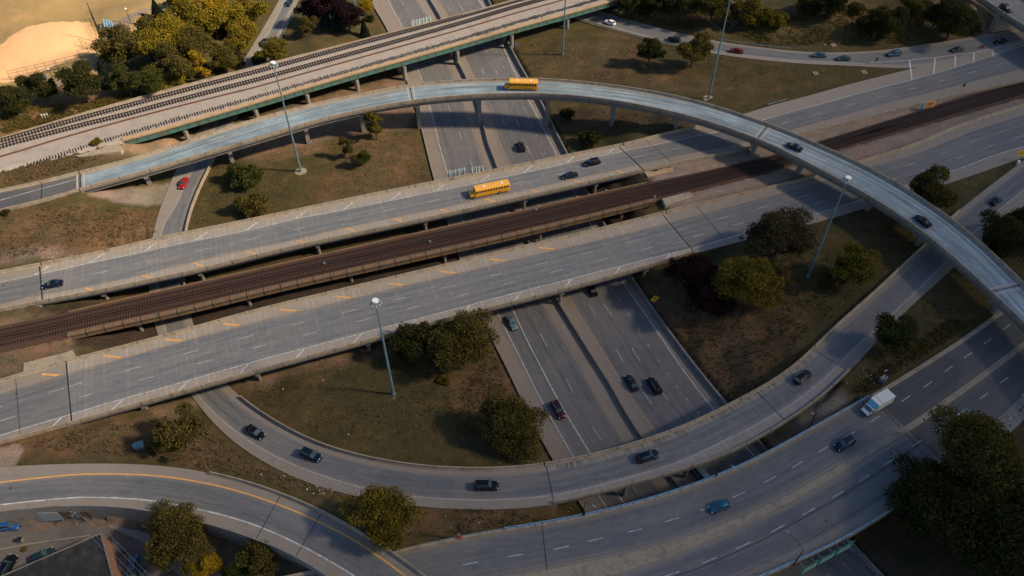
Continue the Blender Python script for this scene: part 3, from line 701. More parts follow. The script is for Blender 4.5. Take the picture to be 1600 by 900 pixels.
# ------------------------------------------------------------------ carriageways: lane layouts measured along each road
# T1 / T2
t1w = offs(T1, [(0, 441), (50, 431), (139, 411), (222, 394), (305, 376), (385, 360), (462, 342), (535, 328), (607, 314), (676, 300), (740, 287), (800, 274), (867, 259.5), (931, 245), (987, 233), (1025, 226), (1200, 185), (1424, 125), (1580, 77)])
t1y = offs(T1, [(0, 477), (47, 465), (222, 430), (307, 409), (386, 391), (467, 374), (540, 356), (615, 341), (686, 327), (751, 312), (815, 299), (882, 284), (946, 270), (1000, 257), (1125, 232), (1237, 204), (1600, 107)])
t2y = offs(T2, [(0, 614), (97, 586), (192, 559), (285, 533), (375, 509), (462, 487), (550, 466), (620, 449), (702, 430), (772, 413), (845, 395), (1020, 354), (1100, 332), (1200, 306), (1355, 261), (1500, 212)])
t2w = offs(T2, [(25, 673), (96, 652), (200, 621), (296, 594), (390, 567), (477, 544), (562, 522), (722, 480), (797, 460), (872, 441), (945, 422), (1014, 404), (1080, 389), (1175, 361), (1270, 335), (1350, 311), (1465, 275), (1600, 229)])
fa = offs(FW, [(607, 0), (626, 37), (686, 225), (701, 276), (800, 534), (835, 605), (872, 672)])
fmed = offs(FW, [(671, 0), (685, 24), (717, 102), (745, 160), (762, 225), (776, 262), (872, 475), (915, 545), (955, 608), (994, 675)])
fsh = offs(FW, [(651, 0), (665, 24), (745, 225), (756, 262), (852, 480), (910, 580), (960, 665)])
fy = offs(FW, [(684, 0), (731, 102), (782, 225), (795, 255), (892, 470), (960, 579), (1022, 672)])
fw = offs(FW, [(748, 0), (800, 105), (825, 155), (860, 222), (867, 236), (979, 450), (1117, 642)])
fB = offs(FW, [(652, 100), (715, 280), (800, 480), (830, 545), (865, 612), (900, 672)])
fd0 = offs(FW, [(690, 130), (700, 165), (735, 250), (853, 538), (887, 597), (925, 665)])
fd1 = offs(FW, [(754, 110), (772, 155), (805, 235), (934, 498), (970, 558), (1014, 625)])
fd2 = offs(FW, [(775, 110), (794, 155), (825, 232), (956, 494), (994, 555), (1040, 620)])
fd3 = offs(FW, [(790, 110), (812, 155), (848, 232), (962, 460), (1017, 546), (1060, 606), (1090, 644)])
r1w = offs(R1, [(0, 313), (60, 296), (150, 272), (250, 245), (400, 198), (510, 168), (640, 143), (800, 132), (900, 140), (1000, 153), (1100, 178), (1255, 231), (1335, 270), (1390, 305), (1475, 365), (1570, 440)])
r2w = offs(R2, [(275, 320), (256, 350), (251, 366), (305, 612), (345, 655), (400, 696), (500, 742), (575, 764), (650, 776), (800, 780), (875, 772), (960, 752), (1060, 722), (1125, 692), (1225, 639), (1270, 607), (1355, 527), (1435, 452)])
lry = offs(LR, [(0, 754), (125, 741), (225, 742), (300, 751), (400, 776), (495, 814), (550, 842), (632, 899)])
lrw = offs(LR, [(0, 789), (125, 777), (225, 781), (300, 794), (400, 821), (475, 855), (552, 899)])
bd1 = offs(BR, [(805, 868), (877, 856), (930, 843), (992, 829), (1050, 812), (1105, 794), (1155, 773), (1203, 749), (1246, 726), (1288, 701), (1328, 679), (1367, 655), (1415, 623), (1450, 601), (1482, 576), (1513, 555), (1543, 533), (1573, 511)])
bd2 = offs(BR, [(1050, 897), (1108, 876), (1162, 852), (1215, 826), (1264, 799), (1309, 773), (1351, 747), (1390, 721), (1432, 693), (1468, 668), (1537, 619), (1569, 594)])
bm1 = offs(BR, [(760, 912), (875, 887), (1050, 847), (1200, 789), (1320, 722), (1412, 668), (1547, 573), (1600, 533)])
bm2 = offs(BR, [(820, 930), (962, 897), (1100, 847), (1200, 801), (1300, 747), (1417, 676), (1550, 581), (1600, 542)])

def c0(v): return lambda u: v
def sh(f, d): return lambda u: f(u)+d
LT1 = [(t1w, t1y, 2)]; LT2 = [(t2y, t2w, 3)]
LF = [(fa, fsh, 3), (fy, fw, 4)]
LR1 = [(c0(1.0), lambda u: R1.width(u)-1.0, 2)]
LR2 = [(c0(1.7), sh(r2w, -.3), 1)]
LL = [(sh(lry, .3), lrw, 1)]
LB = [(c0(.8), sh(bm1, -1.2), 2), (sh(bm2, 1.0), lambda u: BR.width(u)-2.6, 2)]
ROADS = {}
def id_of(x, y):
    best = None
    for k, (rd, u0, u1) in RINFO.items():
        u, o = rd.locate(x, y)
        if -1 <= o <= rd.width(u)+1 and u0-6 <= u <= u1+6:
            return k
    return list(RINFO)[0]
RINFO = {}
def struct(o): return tag(o, kind='structure')
def roadpiece(key, rd, name, mat, lanes, u0, u1, **k):
    o = struct(surface(rd, name, mat, lanes, u0, u1, **k)); ROADS[key] = o; RINFO[key] = (rd, u0, rd.len if u1 is None else u1); return o
roadpiece('t1a', T1, 'road', M_PAVE, LT1, 0, t1a); roadpiece('t1b', T1, 'road', M_PAVE, LT1, t1b, None)
roadpiece('t2a', T2, 'road', M_PAVE, LT2, 0, t2a); roadpiece('t2b', T2, 'road', M_PAVE, LT2, t2b, None)
roadpiece('r2a', R2, 'ramp_road', M_PAVE, LR2, 0, r2a); roadpiece('r2b', R2, 'ramp_road', M_PAVE, LR2, r2b, None)
roadpiece('g', G, 'ramp_road', M_PAVE, [(c0(1.2), lambda u: G.width(u)-2.0, 1)], 0, None, h=-.03)
roadpiece('r1', R1, 'ramp_road', M_ASPH, LR1, 0, r1a)
roadpiece('ba', BR, 'road', M_PAVE, LB, 0, bra); roadpiece('bb', BR, 'road', M_ASPH, LB, brb, None)
roadpiece('l', LR, 'ramp_road', M_PAVE, LL, 0, lra)
roadpiece('f', FW, 'freeway', M_FREE, LF, 0, None)

def girders(road, u0, u1, parent, n=6, depth=1.1, top=-.45, inset=.9, mat=None):
    for k in range(n):
        U = road.us(u0, u1, 4)
        rings = []
        for u in U:
            v = inset+(road.width(u)-2*inset)*k/(n-1)
            rings.append([road.at(u, 0, v-.25, top), road.at(u, 0, v+.25, top), road.at(u, 0, v+.25, top-depth), road.at(u, 0, v-.25, top-depth)])
        MB().loft(rings).build('girder', mat or M_CONCD, parent)
def slab(road, u0, u1, parent, top=-.02, th=.45, over=.0, mat=None):
    prof = [(0, -over, top), (1, over, top), (1, over, top-th), (0, -over, top-th)]
    return road.sweep(prof, u0, u1).build('slab', mat or M_CONCG, parent)
def abutment(road, u, parent, zb, th=1.2, depth=.8, skew=0.0):
    W_ = road.width(u); mb = MB(); rings = []
    for f in (0, 1):
        p = road.at(u, f); t = np.array([*np.array([np.interp(u, road.s, road.tan[:, 0]), np.interp(u, road.s, road.tan[:, 1])]), 0])*th/2
        rings.append([(*(p-t)[:2], p[2]-.5), (*(p+t)[:2], p[2]-.5), (*(p+t)[:2], zb), (*(p-t)[:2], zb)])
    return mb.loft(rings).build('abutment', M_CONC, parent)
def parts_joint(road, us_, parent, skew=0, **k):
    for u in us_: joint(road, u, skew, parent=parent, **k)
def piers_at(road, pxs, parent, **k):
    for q in pxs: bent(road, road.loc_px(*q, -5.5)[0], zg, parent, **k)

# ---- upper highway bridge
def bridge(label, cat='highway bridge', name='highway_bridge'):
    o = empty(name); return tag(o, label, cat)
b1 = bridge('long straight highway bridge with two lanes, nearer the flyover, carrying the yellow school bus')
surface(T1, 'deck', M_DECK, LT1, t1a, t1b, parent=b1, lo=.1, hi=.1, skirt=0)
slab(T1, t1a, t1b, b1); girders(T1, t1a+.5, t1b-.5, b1, 7)
uP1 = T1.loc_px(1120, 200)[0]
barrier(T1, 'L', t1a, t1b, b1); barrier(T1, 'R', t1a, t1b, b1)
piers_at(T1, [(170, 462), (318, 427), (497, 386), (662, 350), (815, 318), (925, 294)], b1)
abutment(T1, t1a, b1, 3.0); abutment(T1, t1b, b1, 3.0)
parts_joint(T1, [t1a+.3, t1b-.3], b1, skew=2.0)
tag(barrier(T1, 'L', 0, t1a-.4, name='concrete_barrier'), 'concrete barrier on the left end of the upper highway, beside the weedy slope', 'barrier')
tag(barrier(T1, 'R', 0, t1a-.4, name='concrete_barrier'), 'concrete barrier between the left end of the upper highway and the rail tracks', 'barrier')
tag(barrier(T1, 'L', t1b+.4, uP1, name='concrete_barrier'), 'short concrete barrier on the upper highway just before it passes under the flyover', 'barrier')
tag(barrier(T1, 'R', t1b+.4, T1.len, name='concrete_barrier', hgt=.8), 'long median barrier of the upper highway beside the gravel and rail tracks', 'barrier')
# ---- lower highway bridge
b2 = bridge('wide three-lane highway bridge below the brown rail bridge, with orange shoulder slashes')
surface(T2, 'deck', M_DECK, LT2, t2a, t2b, parent=b2, lo=.1, hi=.1, skirt=0)
slab(T2, t2a, t2b, b2); girders(T2, t2a+.5, t2b-.5, b2, 9)
barrier(T2, 'L', t2a, t2b, b2); barrier(T2, 'R', t2a, t2b, b2)
piers_at(T2, [(232, 634), (405, 586), (575, 540), (725, 500), (872, 462), (1003, 428)], b2, ncol=5)
abutment(T2, t2a, b2, 3.0); abutment(T2, t2b, b2, 3.0)
parts_joint(T2, [t2a+.3, t2b-.3], b2, skew=1.0, w=.28)
for q in ((28, 640), (1112, 350)): o = joint(T2, T2.loc_px(*q)[0], 1.0, w=.1); o.name = 'road_joint'; struct(o)
o = joint(T1, T1.loc_px(1033, 240)[0], 2.0, w=.1); o.name = 'road_joint'; struct(o)
tag(barrier(T2, 'L', 0, t2a-.4, name='concrete_barrier'), 'concrete barrier at the far left of the lower highway, beside the abutment wall', 'barrier')
tag(barrier(T2, 'R', 0, t2a-.4, name='concrete_barrier'), 'concrete barrier at the far left of the lower highway, above the brown slope', 'barrier')
tag(barrier(T2, 'L', t2b+.4, T2.len, name='concrete_barrier'), 'long concrete barrier of the lower highway beside gravel, right of its bridge', 'barrier')

# markings (children of their road or bridge; here one thing per kind and road)
def split_marks(mb, name, mat, parent):
    first = None
    # connected pieces each become a part of their own
    nb = {}
    comp = list(range(len(mb.v)))
    def find(a):
        while comp[a] != a: comp[a] = comp[comp[a]]; a = comp[a]
        return a
    for f in mb.f:
        for k in f[1:]: comp[find(k)] = find(f[0])
    for f in mb.f: nb.setdefault(find(f[0]), []).append(f)
    for fs in nb.values():
        ids = sorted({i for f in fs for i in f}); mp = {i: k for k, i in enumerate(ids)}
        q = MB(); q.v = [mb.v[i] for i in ids]; q.f = [tuple(mp[i] for i in f) for f in fs]
        q.build(name, mat, parent)
def marks(name, mat, parent, *fns, road=None):
    mb = MB()
    for f in fns: f(mb)
    if name in ('lane_dashes', 'white_shoulder_slashes', 'orange_shoulder_slashes'):
        nm = {'lane_dashes': 'lane_dash', 'white_shoulder_slashes': 'white_slash', 'orange_shoulder_slashes': 'orange_slash'}[name]
        if parent is None:
            x, y = mb.v[0][:2]; parent = ROADS[id_of(x, y)]
        split_marks(mb, nm, mat, parent); return
    o = mb.build(name, mat, parent)
    if parent is None: struct(o)
    return o
def St(road, off, u0, u1, **k): return lambda mb: stripe(road, off, u0, u1, mb=mb, **k)
def slashes(road, off, u0, u1, per, du, dv, w=.25, ph=0):
    def f(mb):
        u = u0+ph
        while u < u1: slash(road, mb, u, off(u), du, off(u)+dv, w); u += per
    return f
u_s0 = T1.loc_px(139, 411)[0]; per1 = T1.loc_px(462, 342)[0]-T1.loc_px(385, 360)[0]
mid1 = lambda u: (t1w(u)+t1y(u))/2
for (u0, u1, par) in ((0, t1a-.3, None), (t1a, t1b, b1), (t1b+.2, T1.len-1, None)):
    marks('white_edge_line', M_WHITE, par, St(T1, t1w, u0, u1, w=.17))
    marks('yellow_edge_line', M_YELF, par, St(T1, t1y, u0, u1, w=.17))
    marks('lane_dashes', M_WHITE2, par, St(T1, mid1, u0, u1, w=.16, dash=(3.2, 12.3)))
ty0 = T1.loc_px(222, 430)[0]
marks('white_shoulder_slashes', M_WHITE, b1, slashes(T1, t1w, u_s0-per1, t1b+1, per1, 3.4, -2.3, .3))
marks('orange_shoulder_slashes', M_YEL, b1, slashes(T1, t1y, ty0-per1*1, t1b, per1, 2.4, 2.0, .36))
u2s = T2.loc_px(96, 652)[0]; per2 = T2.loc_px(390, 567)[0]-T2.loc_px(296, 594)[0]
for (u0, u1, par) in ((0, t2a-.3, None), (t2a, t2b, b2), (t2b+.2, T2.len-1, None)):
    marks('white_edge_line', M_WHITE, par, St(T2, t2w, u0, u1, w=.18))
    marks('yellow_edge_line', M_YELF, par, St(T2, t2y, u0, u1, w=.18))
    marks('lane_dashes', M_WHITE2, par, St(T2, lambda u: t2y(u)+(t2w(u)-t2y(u))/3, u0, u1, w=.17, dash=(3.2, 12.3)),
          St(T2, lambda u: t2y(u)+(t2w(u)-t2y(u))*2/3, u0, u1, w=.17, dash=(3.2, 12.3), phase=2.5))
ty2 = T2.loc_px(192, 559)[0]
marks('white_shoulder_slashes', M_WHITE, b2, slashes(T2, t2w, u2s-per2*0+per2, t2b+1, per2, -2.6, 2.2, .3))
marks('white_shoulder_slashes', M_WHITE, None, slashes(T2, t2w, u2s-per2, t2a-1, per2, -2.6, 2.2, .3))
marks('orange_shoulder_slashes', M_YEL, b2, slashes(T2, t2y, ty2, t2b-30, per2, -4.0, -2.0, .45))
marks('orange_shoulder_slashes', M_YEL, None, slashes(T2, t2y, ty2-per2, t2a-1, per2, -4.0, -2.0, .45))

def panel_joints(road, side, u0, u1, parent, per=6.1):
    mb = MB(); a, sg = (0, 1) if side == 'L' else (1, -1)
    for u in np.arange(u0+3, u1, per+0.0):
        hd = road.heading(u); p = road.at(u, a, sg*.12, .915); mb.box(p, (.09, .25, .02), hd)
        p = road.at(u, a, sg*.30, .55); mb.box(p, (.08, .12, .6), hd); p = road.at(u, a, -sg*.015, .3); mb.box(p, (.09, .03, 1.15), hd)
    tag(mb.build('panel_joints', M_JOINT, parent), kind='stuff')
for rd_, ua, ub_, pr in ((T1, t1a, t1b, b1), (T2, t2a, t2b, b2)):
    panel_joints(rd_, 'L', ua, ub_, pr); panel_joints(rd_, 'R', ua, ub_, pr)
# ---- freeway
fmend = FW.len
def med(mb):
    prof = lambda u: None
    rings = []
    for u in FW.us(0, FW.len, 2):
        o = fmed(u); rings.append([FW.at(u, 0, o-.45, -.05), FW.at(u, 0, o-.3, .3), FW.at(u, 0, o-.14, 1.05), FW.at(u, 0, o+.14, 1.05), FW.at(u, 0, o+.3, .3), FW.at(u, 0, o+.45, -.05)])
    mb.loft(rings)
mb = MB(); med(mb); tag(mb.build('median_barrier', M_CONCD), 'long dark median barrier down the middle of the lower freeway', 'barrier')
o = FW.sweep([(1, .0, -.3), (1, 0.05, 1.25), (1, .5, 1.3), (1, .7, -.6)], 0, FW.len).build('retaining_wall', M_CONCG)
tag(o, 'low grey concrete wall along the right edge of the freeway, below the grass banks', 'wall')
o = FW.sweep([(0, .0, -.3), (0, 0, .16), (0, -.35, .18), (0, -.35, -.6)], 0, FW.len).build('kerb', M_CONCG)
tag(o, kind='structure')
marks('white_edge_line', M_WHITE, None, St(FW, fa, 0, FW.len, w=.16), St(FW, fw, 0, FW.len, w=.2), St(FW, fB, FW.loc_px(790, 460)[0], FW.len, w=.2))
marks('yellow_edge_line', M_YELF, None, St(FW, fy, 0, FW.len, w=.15), St(FW, sh(fsh, -.1), 0, FW.len, w=.1))
marks('lane_dashes', M_WHITE2, None, St(FW, fd1, 0, FW.len, w=.16, dash=(4.2, 14.6)), St(FW, fd2, 0, FW.len, w=.17, dash=(4.2, 14.6), phase=1.5),
      St(FW, fd3, 0, FW.len, w=.18, dash=(1.0, 4.9)), St(FW, fd0, 0, FW.len, w=.16, dash=(4.2, 14.6), phase=4))

# ---- rail bridge and tracks in the middle
b3 = bridge('brown double-track rail bridge between the two highway bridges', 'rail bridge', 'rail_bridge')
slab(RM, rma, rmb, b3, top=-.3, th=.5, mat=M_CONCD); girders(RM, rma+.5, rmb-.5, b3, 5, depth=1.2, top=-.75, mat=M_RUST)
RM.sweep([(0, .3, -.05), (1, -.5, -.05), (1, -.5, -.35), (0, .3, -.35)], rma, rmb).build('ballast_bed', M_BALD, b3)
RM.sweep([(0, 0, -.5), (0, 0, .35), (0, .3, .35), (0, .3, -.5)], rma, rmb).build('parapet', M_WALK, b3)
RM.sweep([(1, -1.2, .1), (1, 0, .1), (1, 0, -1.5), (1, -.25, -1.5), (1, -.25, -.1), (1, -1.2, -.1)], rma, rmb).build('walkway', M_WALK, b3)
mbj = MB()
for u in np.arange(rma, rmb, 4.1):
    a = RM.at(u, 1, -1.2, .13); c = RM.at(u, 1, .03, .13); e = RM.at(u, 1, .03, -1.5); t = np.array([.09, .02, 0])
    mbj.face(a-t, a+t, c+t, c-t); mbj.face(c-t, c+t, e+t, e-t)
tag(mbj.build('walkway_joints', M_JOINT, b3), kind='stuff')
piers_at(RM, [(222, 487), (387, 448), (542, 412), (685, 380), (830, 348), (955, 320)], b3, ncol=3, drop=1.9)
abutment(RM, rma, b3, 2.5); abutment(RM, rmb, b3, 2.5)
for u0, u1 in ((0, rma), (rmb, RM.len)):
    struct(RM.sweep([(0, 0, -.08), (1, 0, -.08), (1, .3, -.5), (0, -.3, -.5)], u0, u1).build('ballast', M_BALD))
def track(road, offc, u0, u1, label, tiemat, tie_len=2.6, h=-.05, rails=(-.75, .75), third=None, tw=.26, per=.62):
    t = tag(empty('railway_track', tuple(road.at(u0, 0, offc(u0)))), label, 'railway track'); loc = Vector(t.location)
    mb = MB(); n = 0
    for u in np.arange(u0, u1, per):
        c = road.at(u, 0, offc(u), h+.06)-np.array(loc); mb.box(c, (tw, tie_len, .16), road.heading(u))
    tag(mb.build('ties', tiemat, t), kind='stuff')
    for r in list(rails)+([third] if third else []):
        w = .07
        rr = [[road.at(u, 0, offc(u)+r-w, h+.14)-np.array(loc), road.at(u, 0, offc(u)+r-w, h+.30)-np.array(loc), road.at(u, 0, offc(u)+r+w, h+.30)-np.array(loc), road.at(u, 0, offc(u)+r+w, h+.14)-np.array(loc)] for u in road.us(u0, u1, 3)]
        MB().loft(rr).build('rail', M_RAIL, t)
    return t
rw = RM.width(200)
track(RM, lambda u: RM.width(u)*.25+.2, 0, RM.len, 'dark brown rail track nearer the upper highway bridge', M_TIEB, third=1.5)
track(RM, lambda u: RM.width(u)*.68-.1, 0, RM.len, 'dark brown rail track nearer the lower three-lane highway', M_TIEB, third=-1.5)

# ---- flyover
b4 = bridge('curved blue-washed flyover ramp bridge sweeping across the whole scene', 'flyover', 'flyover_bridge')
surface(R1, 'deck', M_FLY, LR1, r1a, R1.len, parent=b4, lo=.1, hi=.1, skirt=0)
slab(R1, r1a, R1.len, b4, th=.5); girders(R1, r1a+.5, R1.len, b4, 4, depth=1.4)
barrier(R1, 'L', r1a, R1.len, b4); barrier(R1, 'R', r1a, R1.len, b4)
o = barrier(R1, 'L', 0, r1a-.4, name='concrete_barrier'); tag(o, 'concrete barrier on the uphill side of the flyover approach, below the weeds', 'barrier')
o = barrier(R1, 'R', 0, r1a-.4, name='concrete_barrier'); tag(o, 'concrete barrier on the lower side of the flyover approach at the left edge', 'barrier')
for q, dz in (((222, 268), -2), ((352, 225), -2), ((473, 190), -2), ((561, 168), -2), ((650, 152), -2), ((748, 147), -2), ((856, 148), -2), ((960, 158), -2), ((1060, 178), -2), ((1178, 222), -2), ((1250, 252), -2), ((1352, 312), -2), ((1428, 368), -2), ((1545, 470), -2)):
    u, _ = R1.loc_px(q[0], q[1]-6); p = R1.at(u, .5); Wd = R1.width(u); d = R1.at(u, 1)-R1.at(u, 0); d /= np.linalg.norm(d); n = np.array([-d[1], d[0], 0])
    mb = MB(); z1 = p[2]-1.95; a = R1.at(u, .0, .7); c = R1.at(u, 1, -.7)
    def rg(q_, zt, zb, hw=.55): return [(*(q_-n*hw)[:2], zt), (*(q_+n*hw)[:2], zt), (*(q_+n*hw)[:2], zb), (*(q_-n*hw)[:2], zb)]
    mb.loft([rg(a, z1, z1-.6), rg(p-d*1.4, z1, z1-1.5), rg(p+d*1.4, z1, z1-1.5), rg(c, z1, z1-.6)])
    g = zg(p[0], p[1])-.6
    def rr(zc, hx, hy): return [(*(p-d*hx-n*hy)[:2], zc), (*(p+d*hx-n*hy)[:2], zc), (*(p+d*hx+n*hy)[:2], zc), (*(p-d*hx+n*hy)[:2], zc)]
    mb.loft([rr(g, 1.0, .6), rr(z1-1.4, 1.2, .6)])
    mb.build('pier', M_CONCG, b4)
abutment(R1, r1a, b4, 4)
for q in ((126, 284), (643, 148), (1187, 212), (1575, 450)):
    u = R1.loc_px(*q)[0]
    for du in (-.9, .9): joint(R1, u+du, 0, parent=b4, mat=M_GROUT, w=.5, name='joint_plate', h=.02)
    joint(R1, u, 0, parent=b4, w=.25)
o = joint(R1, R1.loc_px(65, 298)[0], 0, w=.25); o.name = 'road_joint'; struct(o)
marks('white_edge_line', M_WHITE2, b4, St(R1, r1w, r1a, R1.len, w=.16)); marks('white_edge_line', M_WHITE, None, St(R1, r1w, 0, r1a-.5, w=.18))

panel_joints(R1, 'L', r1a, R1.len, b4, 7.6); panel_joints(R1, 'R', r1a, R1.len, b4, 7.6)
# ---- railway bridge top left
b5 = bridge('wide pale railway bridge with peeling teal girders crossing at the top', 'railway bridge', 'railway_bridge')
struct(RB.sweep([(0, 0, -.1), (1, 0, -.1), (1, .8, -.6), (0, -.8, -.6)], 0, rba).build('ballast', M_BALL))
RB.sweep([(0, .3, -.1), (1, -1.3, -.1), (1, -1.3, -.6), (0, .3, -.6)], rba, RB.len).build('ballast_bed', M_BALL, b5)
slab(RB, rba, RB.len, b5, top=-.6, th=.3)
RB.sweep([(1, -1.3, .1), (1, .1, .1), (1, .1, -.35), (1, -1.3, -.35)], rba, RB.len).build('walkway', M_TAN, b5)
RB.sweep([(1, -.15, -.35), (1, 0, -.35), (1, 0, -1.9), (1, -.15, -1.9)], rba, RB.len).build('girder', M_TEAL, b5)
mb = MB()
for u in np.arange(rba+1, RB.len, 3.1):
    p = RB.at(u, 1, .06, -1.1); mb.box(p, (.14, .12, 1.45), RB.heading(u))
tag(mb.build('stiffener', M_TEAL, b5), kind='stuff')
RB.sweep([(1, -.4, -1.85), (1, .25, -1.85), (1, .25, -1.93), (1, -.4, -1.93)], rba, RB.len).build('flange', M_TEAL, b5)
for k in range(1, 5):
    RB.sweep([(.2*k, -.15, -.9), (.2*k, .15, -.9), (.2*k, .15, -2), (.2*k, -.15, -2)], rba, RB.len).build('girder', M_RUST, b5)
RB.sweep([(0, 0, -1.5), (0, 0, .45), (0, .3, .45), (0, .3, -1.5)], 0, RB.len).build('parapet', M_CONC, b5)
struct(RB.sweep([(1, -1.4, -.02), (1, -.2, -.02), (1, .5, -.5), (1, -1.4, -.5)], 0, rba-.3).build('path', M_BALL))
for q in ((285, 208), (397, 177), (478, 152), (557, 130), (633, 110), (717, 86), (800, 58), (887, 33), (968, 8)):
    u = RB.loc_px(q[0], q[1]-14, 0)[0]; Wd = RB.width(u); mb = MB()
    a = RB.at(u, 0, .8, -2.0); c = RB.at(u, 1, -.3, -2.0); d = (c-a)/np.linalg.norm(c-a); n = np.array([-d[1], d[0], 0])*.55; dn = np.array([0, 0, -.9])
    mb.loft([[a-n, a+n, a+n+dn, a-n+dn], [c-n, c+n, c+n+dn, c-n+dn]]); mb.build('pier_cap', M_CONCG, b5)
    for f in (.97, .65, .33, .04):
        p = a+(c-a)*f; g = zg(p[0], p[1])-.5; MB().tube((p[0], p[1], g), (p[0], p[1], p[2]-.88), .75, .75, 16).build('pier', M_CONCG, b5)
rbo = lambda pts: offs(RB, pts)
tr1 = rbo([(0, 220), (200, 165), (400, 112), (600, 58), (800, 3)]); tr2 = rbo([(25, 222), (200, 178), (400, 125), (600, 70), (800, 12)])
tr3 = rbo([(150, 224), (400, 152), (600, 95), (800, 37)]); rst = rbo([(75, 222), (400, 136), (800, 22)])
track(RB, tr1, 0, RB.len, 'railway track farthest from the teal girder, beside the trees', M_TIE, h=.0, tw=.3, per=.9, tie_len=2.7)
track(RB, tr2, 0, RB.len, 'second railway track on the pale bridge, next to the rusty strip', M_TIE, h=.0, tw=.3, per=.9, tie_len=2.6)
t = tag(empty('old_ties', tuple(RB.at(0))), 'row of railless old ties along the girder side of the pale railway bridge', 'railway ties'); loc = np.array(t.location)
mb = MB()
for u in np.arange(rba-26, RB.len, .8): mb.box(RB.at(u, 0, tr3(u)+rnd.uniform(-.2, .2), .04)-loc, (.22+rnd.uniform(-.05, .08), 2.0+rnd.uniform(-.9, .3), .16), RB.heading(u)+rnd.uniform(-.05, .05))
tag(mb.build('ties', M_TIE, t), kind='stuff')
mb = stripe(RB, rst, 0, RB.len, w=.7, h=-.02); mb.v = [tuple(p) for p in mb.v]
tag(RB.sweep([(0, 0, 0)]*3, 0, 2).build('tmp', M_RUST), kind='structure') if False else None
rings = [[RB.at(u, 0, rst(u)-.3, -.1), RB.at(u, 0, rst(u)-.3, .12), RB.at(u, 0, rst(u)+.3, .12), RB.at(u, 0, rst(u)+.3, -.1)] for u in RB.us(0, RB.len, 3)]
tag(MB().loft(rings).build('cable_trough', M_RUST), 'rusty red-brown trough between tracks and old ties on the pale railway bridge', 'cable trough')

# ---- loop ramp bridge
b6 = bridge('curved ramp bridge carrying the loop road over the freeway, with stained shoulder', 'ramp bridge', 'ramp_bridge')
surface(R2, 'deck', M_LOOP, LR2, r2a, r2b, parent=b6, lo=.1, hi=.1, skirt=0)
slab(R2, r2a, r2b, b6, th=.5); girders(R2, r2a+.5, r2b-.5, b6, 5, depth=1.2)
barrier(R2, 'L', r2a, r2b, b6)
R2.sweep(PARAR, r2a, r2b).build('parapet', M_CONC, b6)
for q in ((975, 735), (1070, 705), (1200, 640)):
    bent(R2, R2.loc_px(*q)[0], zg, b6, ncol=3, drop=1.6)
abutment(R2, r2a, b6, 1.5, th=1.6); abutment(R2, r2b, b6, 2)
parts_joint(R2, [r2a+.2, r2b-.2, R2.loc_px(1210, 640)[0]], b6, w=.15)
uq, uq2 = R2.loc_px(372, 625)[0], R2.loc_px(1505, 335)[0]
tag(barrier(R2, 'L', uq, r2a-.4, name='concrete_barrier'), 'curved concrete barrier round the grass island inside the loop ramp', 'barrier')
tag(barrier(R2, 'L', r2b+.4, uq2, name='concrete_barrier'), 'concrete barrier of the loop ramp along the wooded slope on the right', 'barrier')
tag(R2.sweep([(0, 0, -.2), (0, 0, .9), (0, .3, .9), (0, .45, -.05)], R2.loc_px(345, 215)[0], R2.loc_px(300, 480)[0]).build('concrete_barrier', M_CONC), 'low concrete barrier right of the red car on the sunken ramp', 'barrier')
marks('white_edge_line', M_WHITE2, None, St(R2, r2w, 0, r2a-.5, w=.16), St(R2, r2w, r2b+.5, R2.len, w=.16)); marks('white_edge_line', M_WHITE2, b6, St(R2, r2w, r2a, r2b, w=.16))
tag(MB().loft([[G.at(u, 1, -1.9, -.01), G.at(u, 1, -1.75, -.01)] for u in G.us(0, G.loc_px(1370, 95)[0], 3)], caps=False, closed=False).build('white_edge_line', M_WHITE2), kind='structure')
panel_joints(R2, 'L', r2a, r2b, b6); panel_joints(R2, 'R', r2a, r2b, b6)
# gore bars top right
mb = MB()
gu = offs(T1, [(1357, 98), (1421, 94), (1460, 91), (1492, 87), (1521, 83), (1550, 78), (1580, 72)])
for (x0, y0, x1, y1) in ((1421, 94, 1425, 125), (1461, 91, 1459, 115), (1493, 87, 1492, 106), (1522, 83, 1521, 97), (1550, 78, 1552, 88), (1577, 71, 1581, 77)):
    a = P(x0, y0, 7.03); c = P(x1, y1, 7.03); d = (c-a)/np.linalg.norm(c-a); n = np.array([-d[1], d[0], 0])*.22; mb.face(a-n, a+n, c+n, c-n)
pts = [(1357, 98), (1421, 94), (1460, 90), (1521, 82), (1600, 66)]
w = [P(x, y, 7.03) for x, y in pts]
for a, c in zip(w, w[1:]):
    d = (c-a)/np.linalg.norm(c-a); n = np.array([-d[1], d[0], 0])*.12; mb.face(a-n, a+n, c+n, c-n)
split_marks(mb, 'gore_bar', M_WHITE, ROADS['t1b'])
# ---- street overpass bottom right
b7 = bridge('wide street overpass with blue railings at the lower right', 'street overpass', 'street_overpass')
surface(BR, 'deck', M_PAVE, LB, bra, brb, parent=b7, lo=.1, hi=.1, skirt=0)
slab(BR, bra, brb, b7, th=.6); girders(BR, bra+.5, brb-.5, b7, 10, depth=1.1, top=-.6)
for q in ((1000, 800), (1130, 760), (1250, 700)): bent(BR, BR.loc_px(*q)[0], zg, b7, ncol=7, drop=1.7)
abutment(BR, bra, b7, 1.5, th=1.5); abutment(BR, brb, b7, 1.5, th=1.5)
parts_joint(BR, [bra+.2, brb-1.0], b7, skew=-2, w=.13)
BR.sweep([(0, 0, -.5), (0, 0, .45), (0, .45, .45), (0, .5, -.01)], bra, brb).build('parapet', M_CONC, b7)
BR.sweep([(1, 0, -.5), (1, 0, .45), (1, -.45, .45), (1, -.5, -.01)], bra, brb).build('parapet', M_CONC, b7)
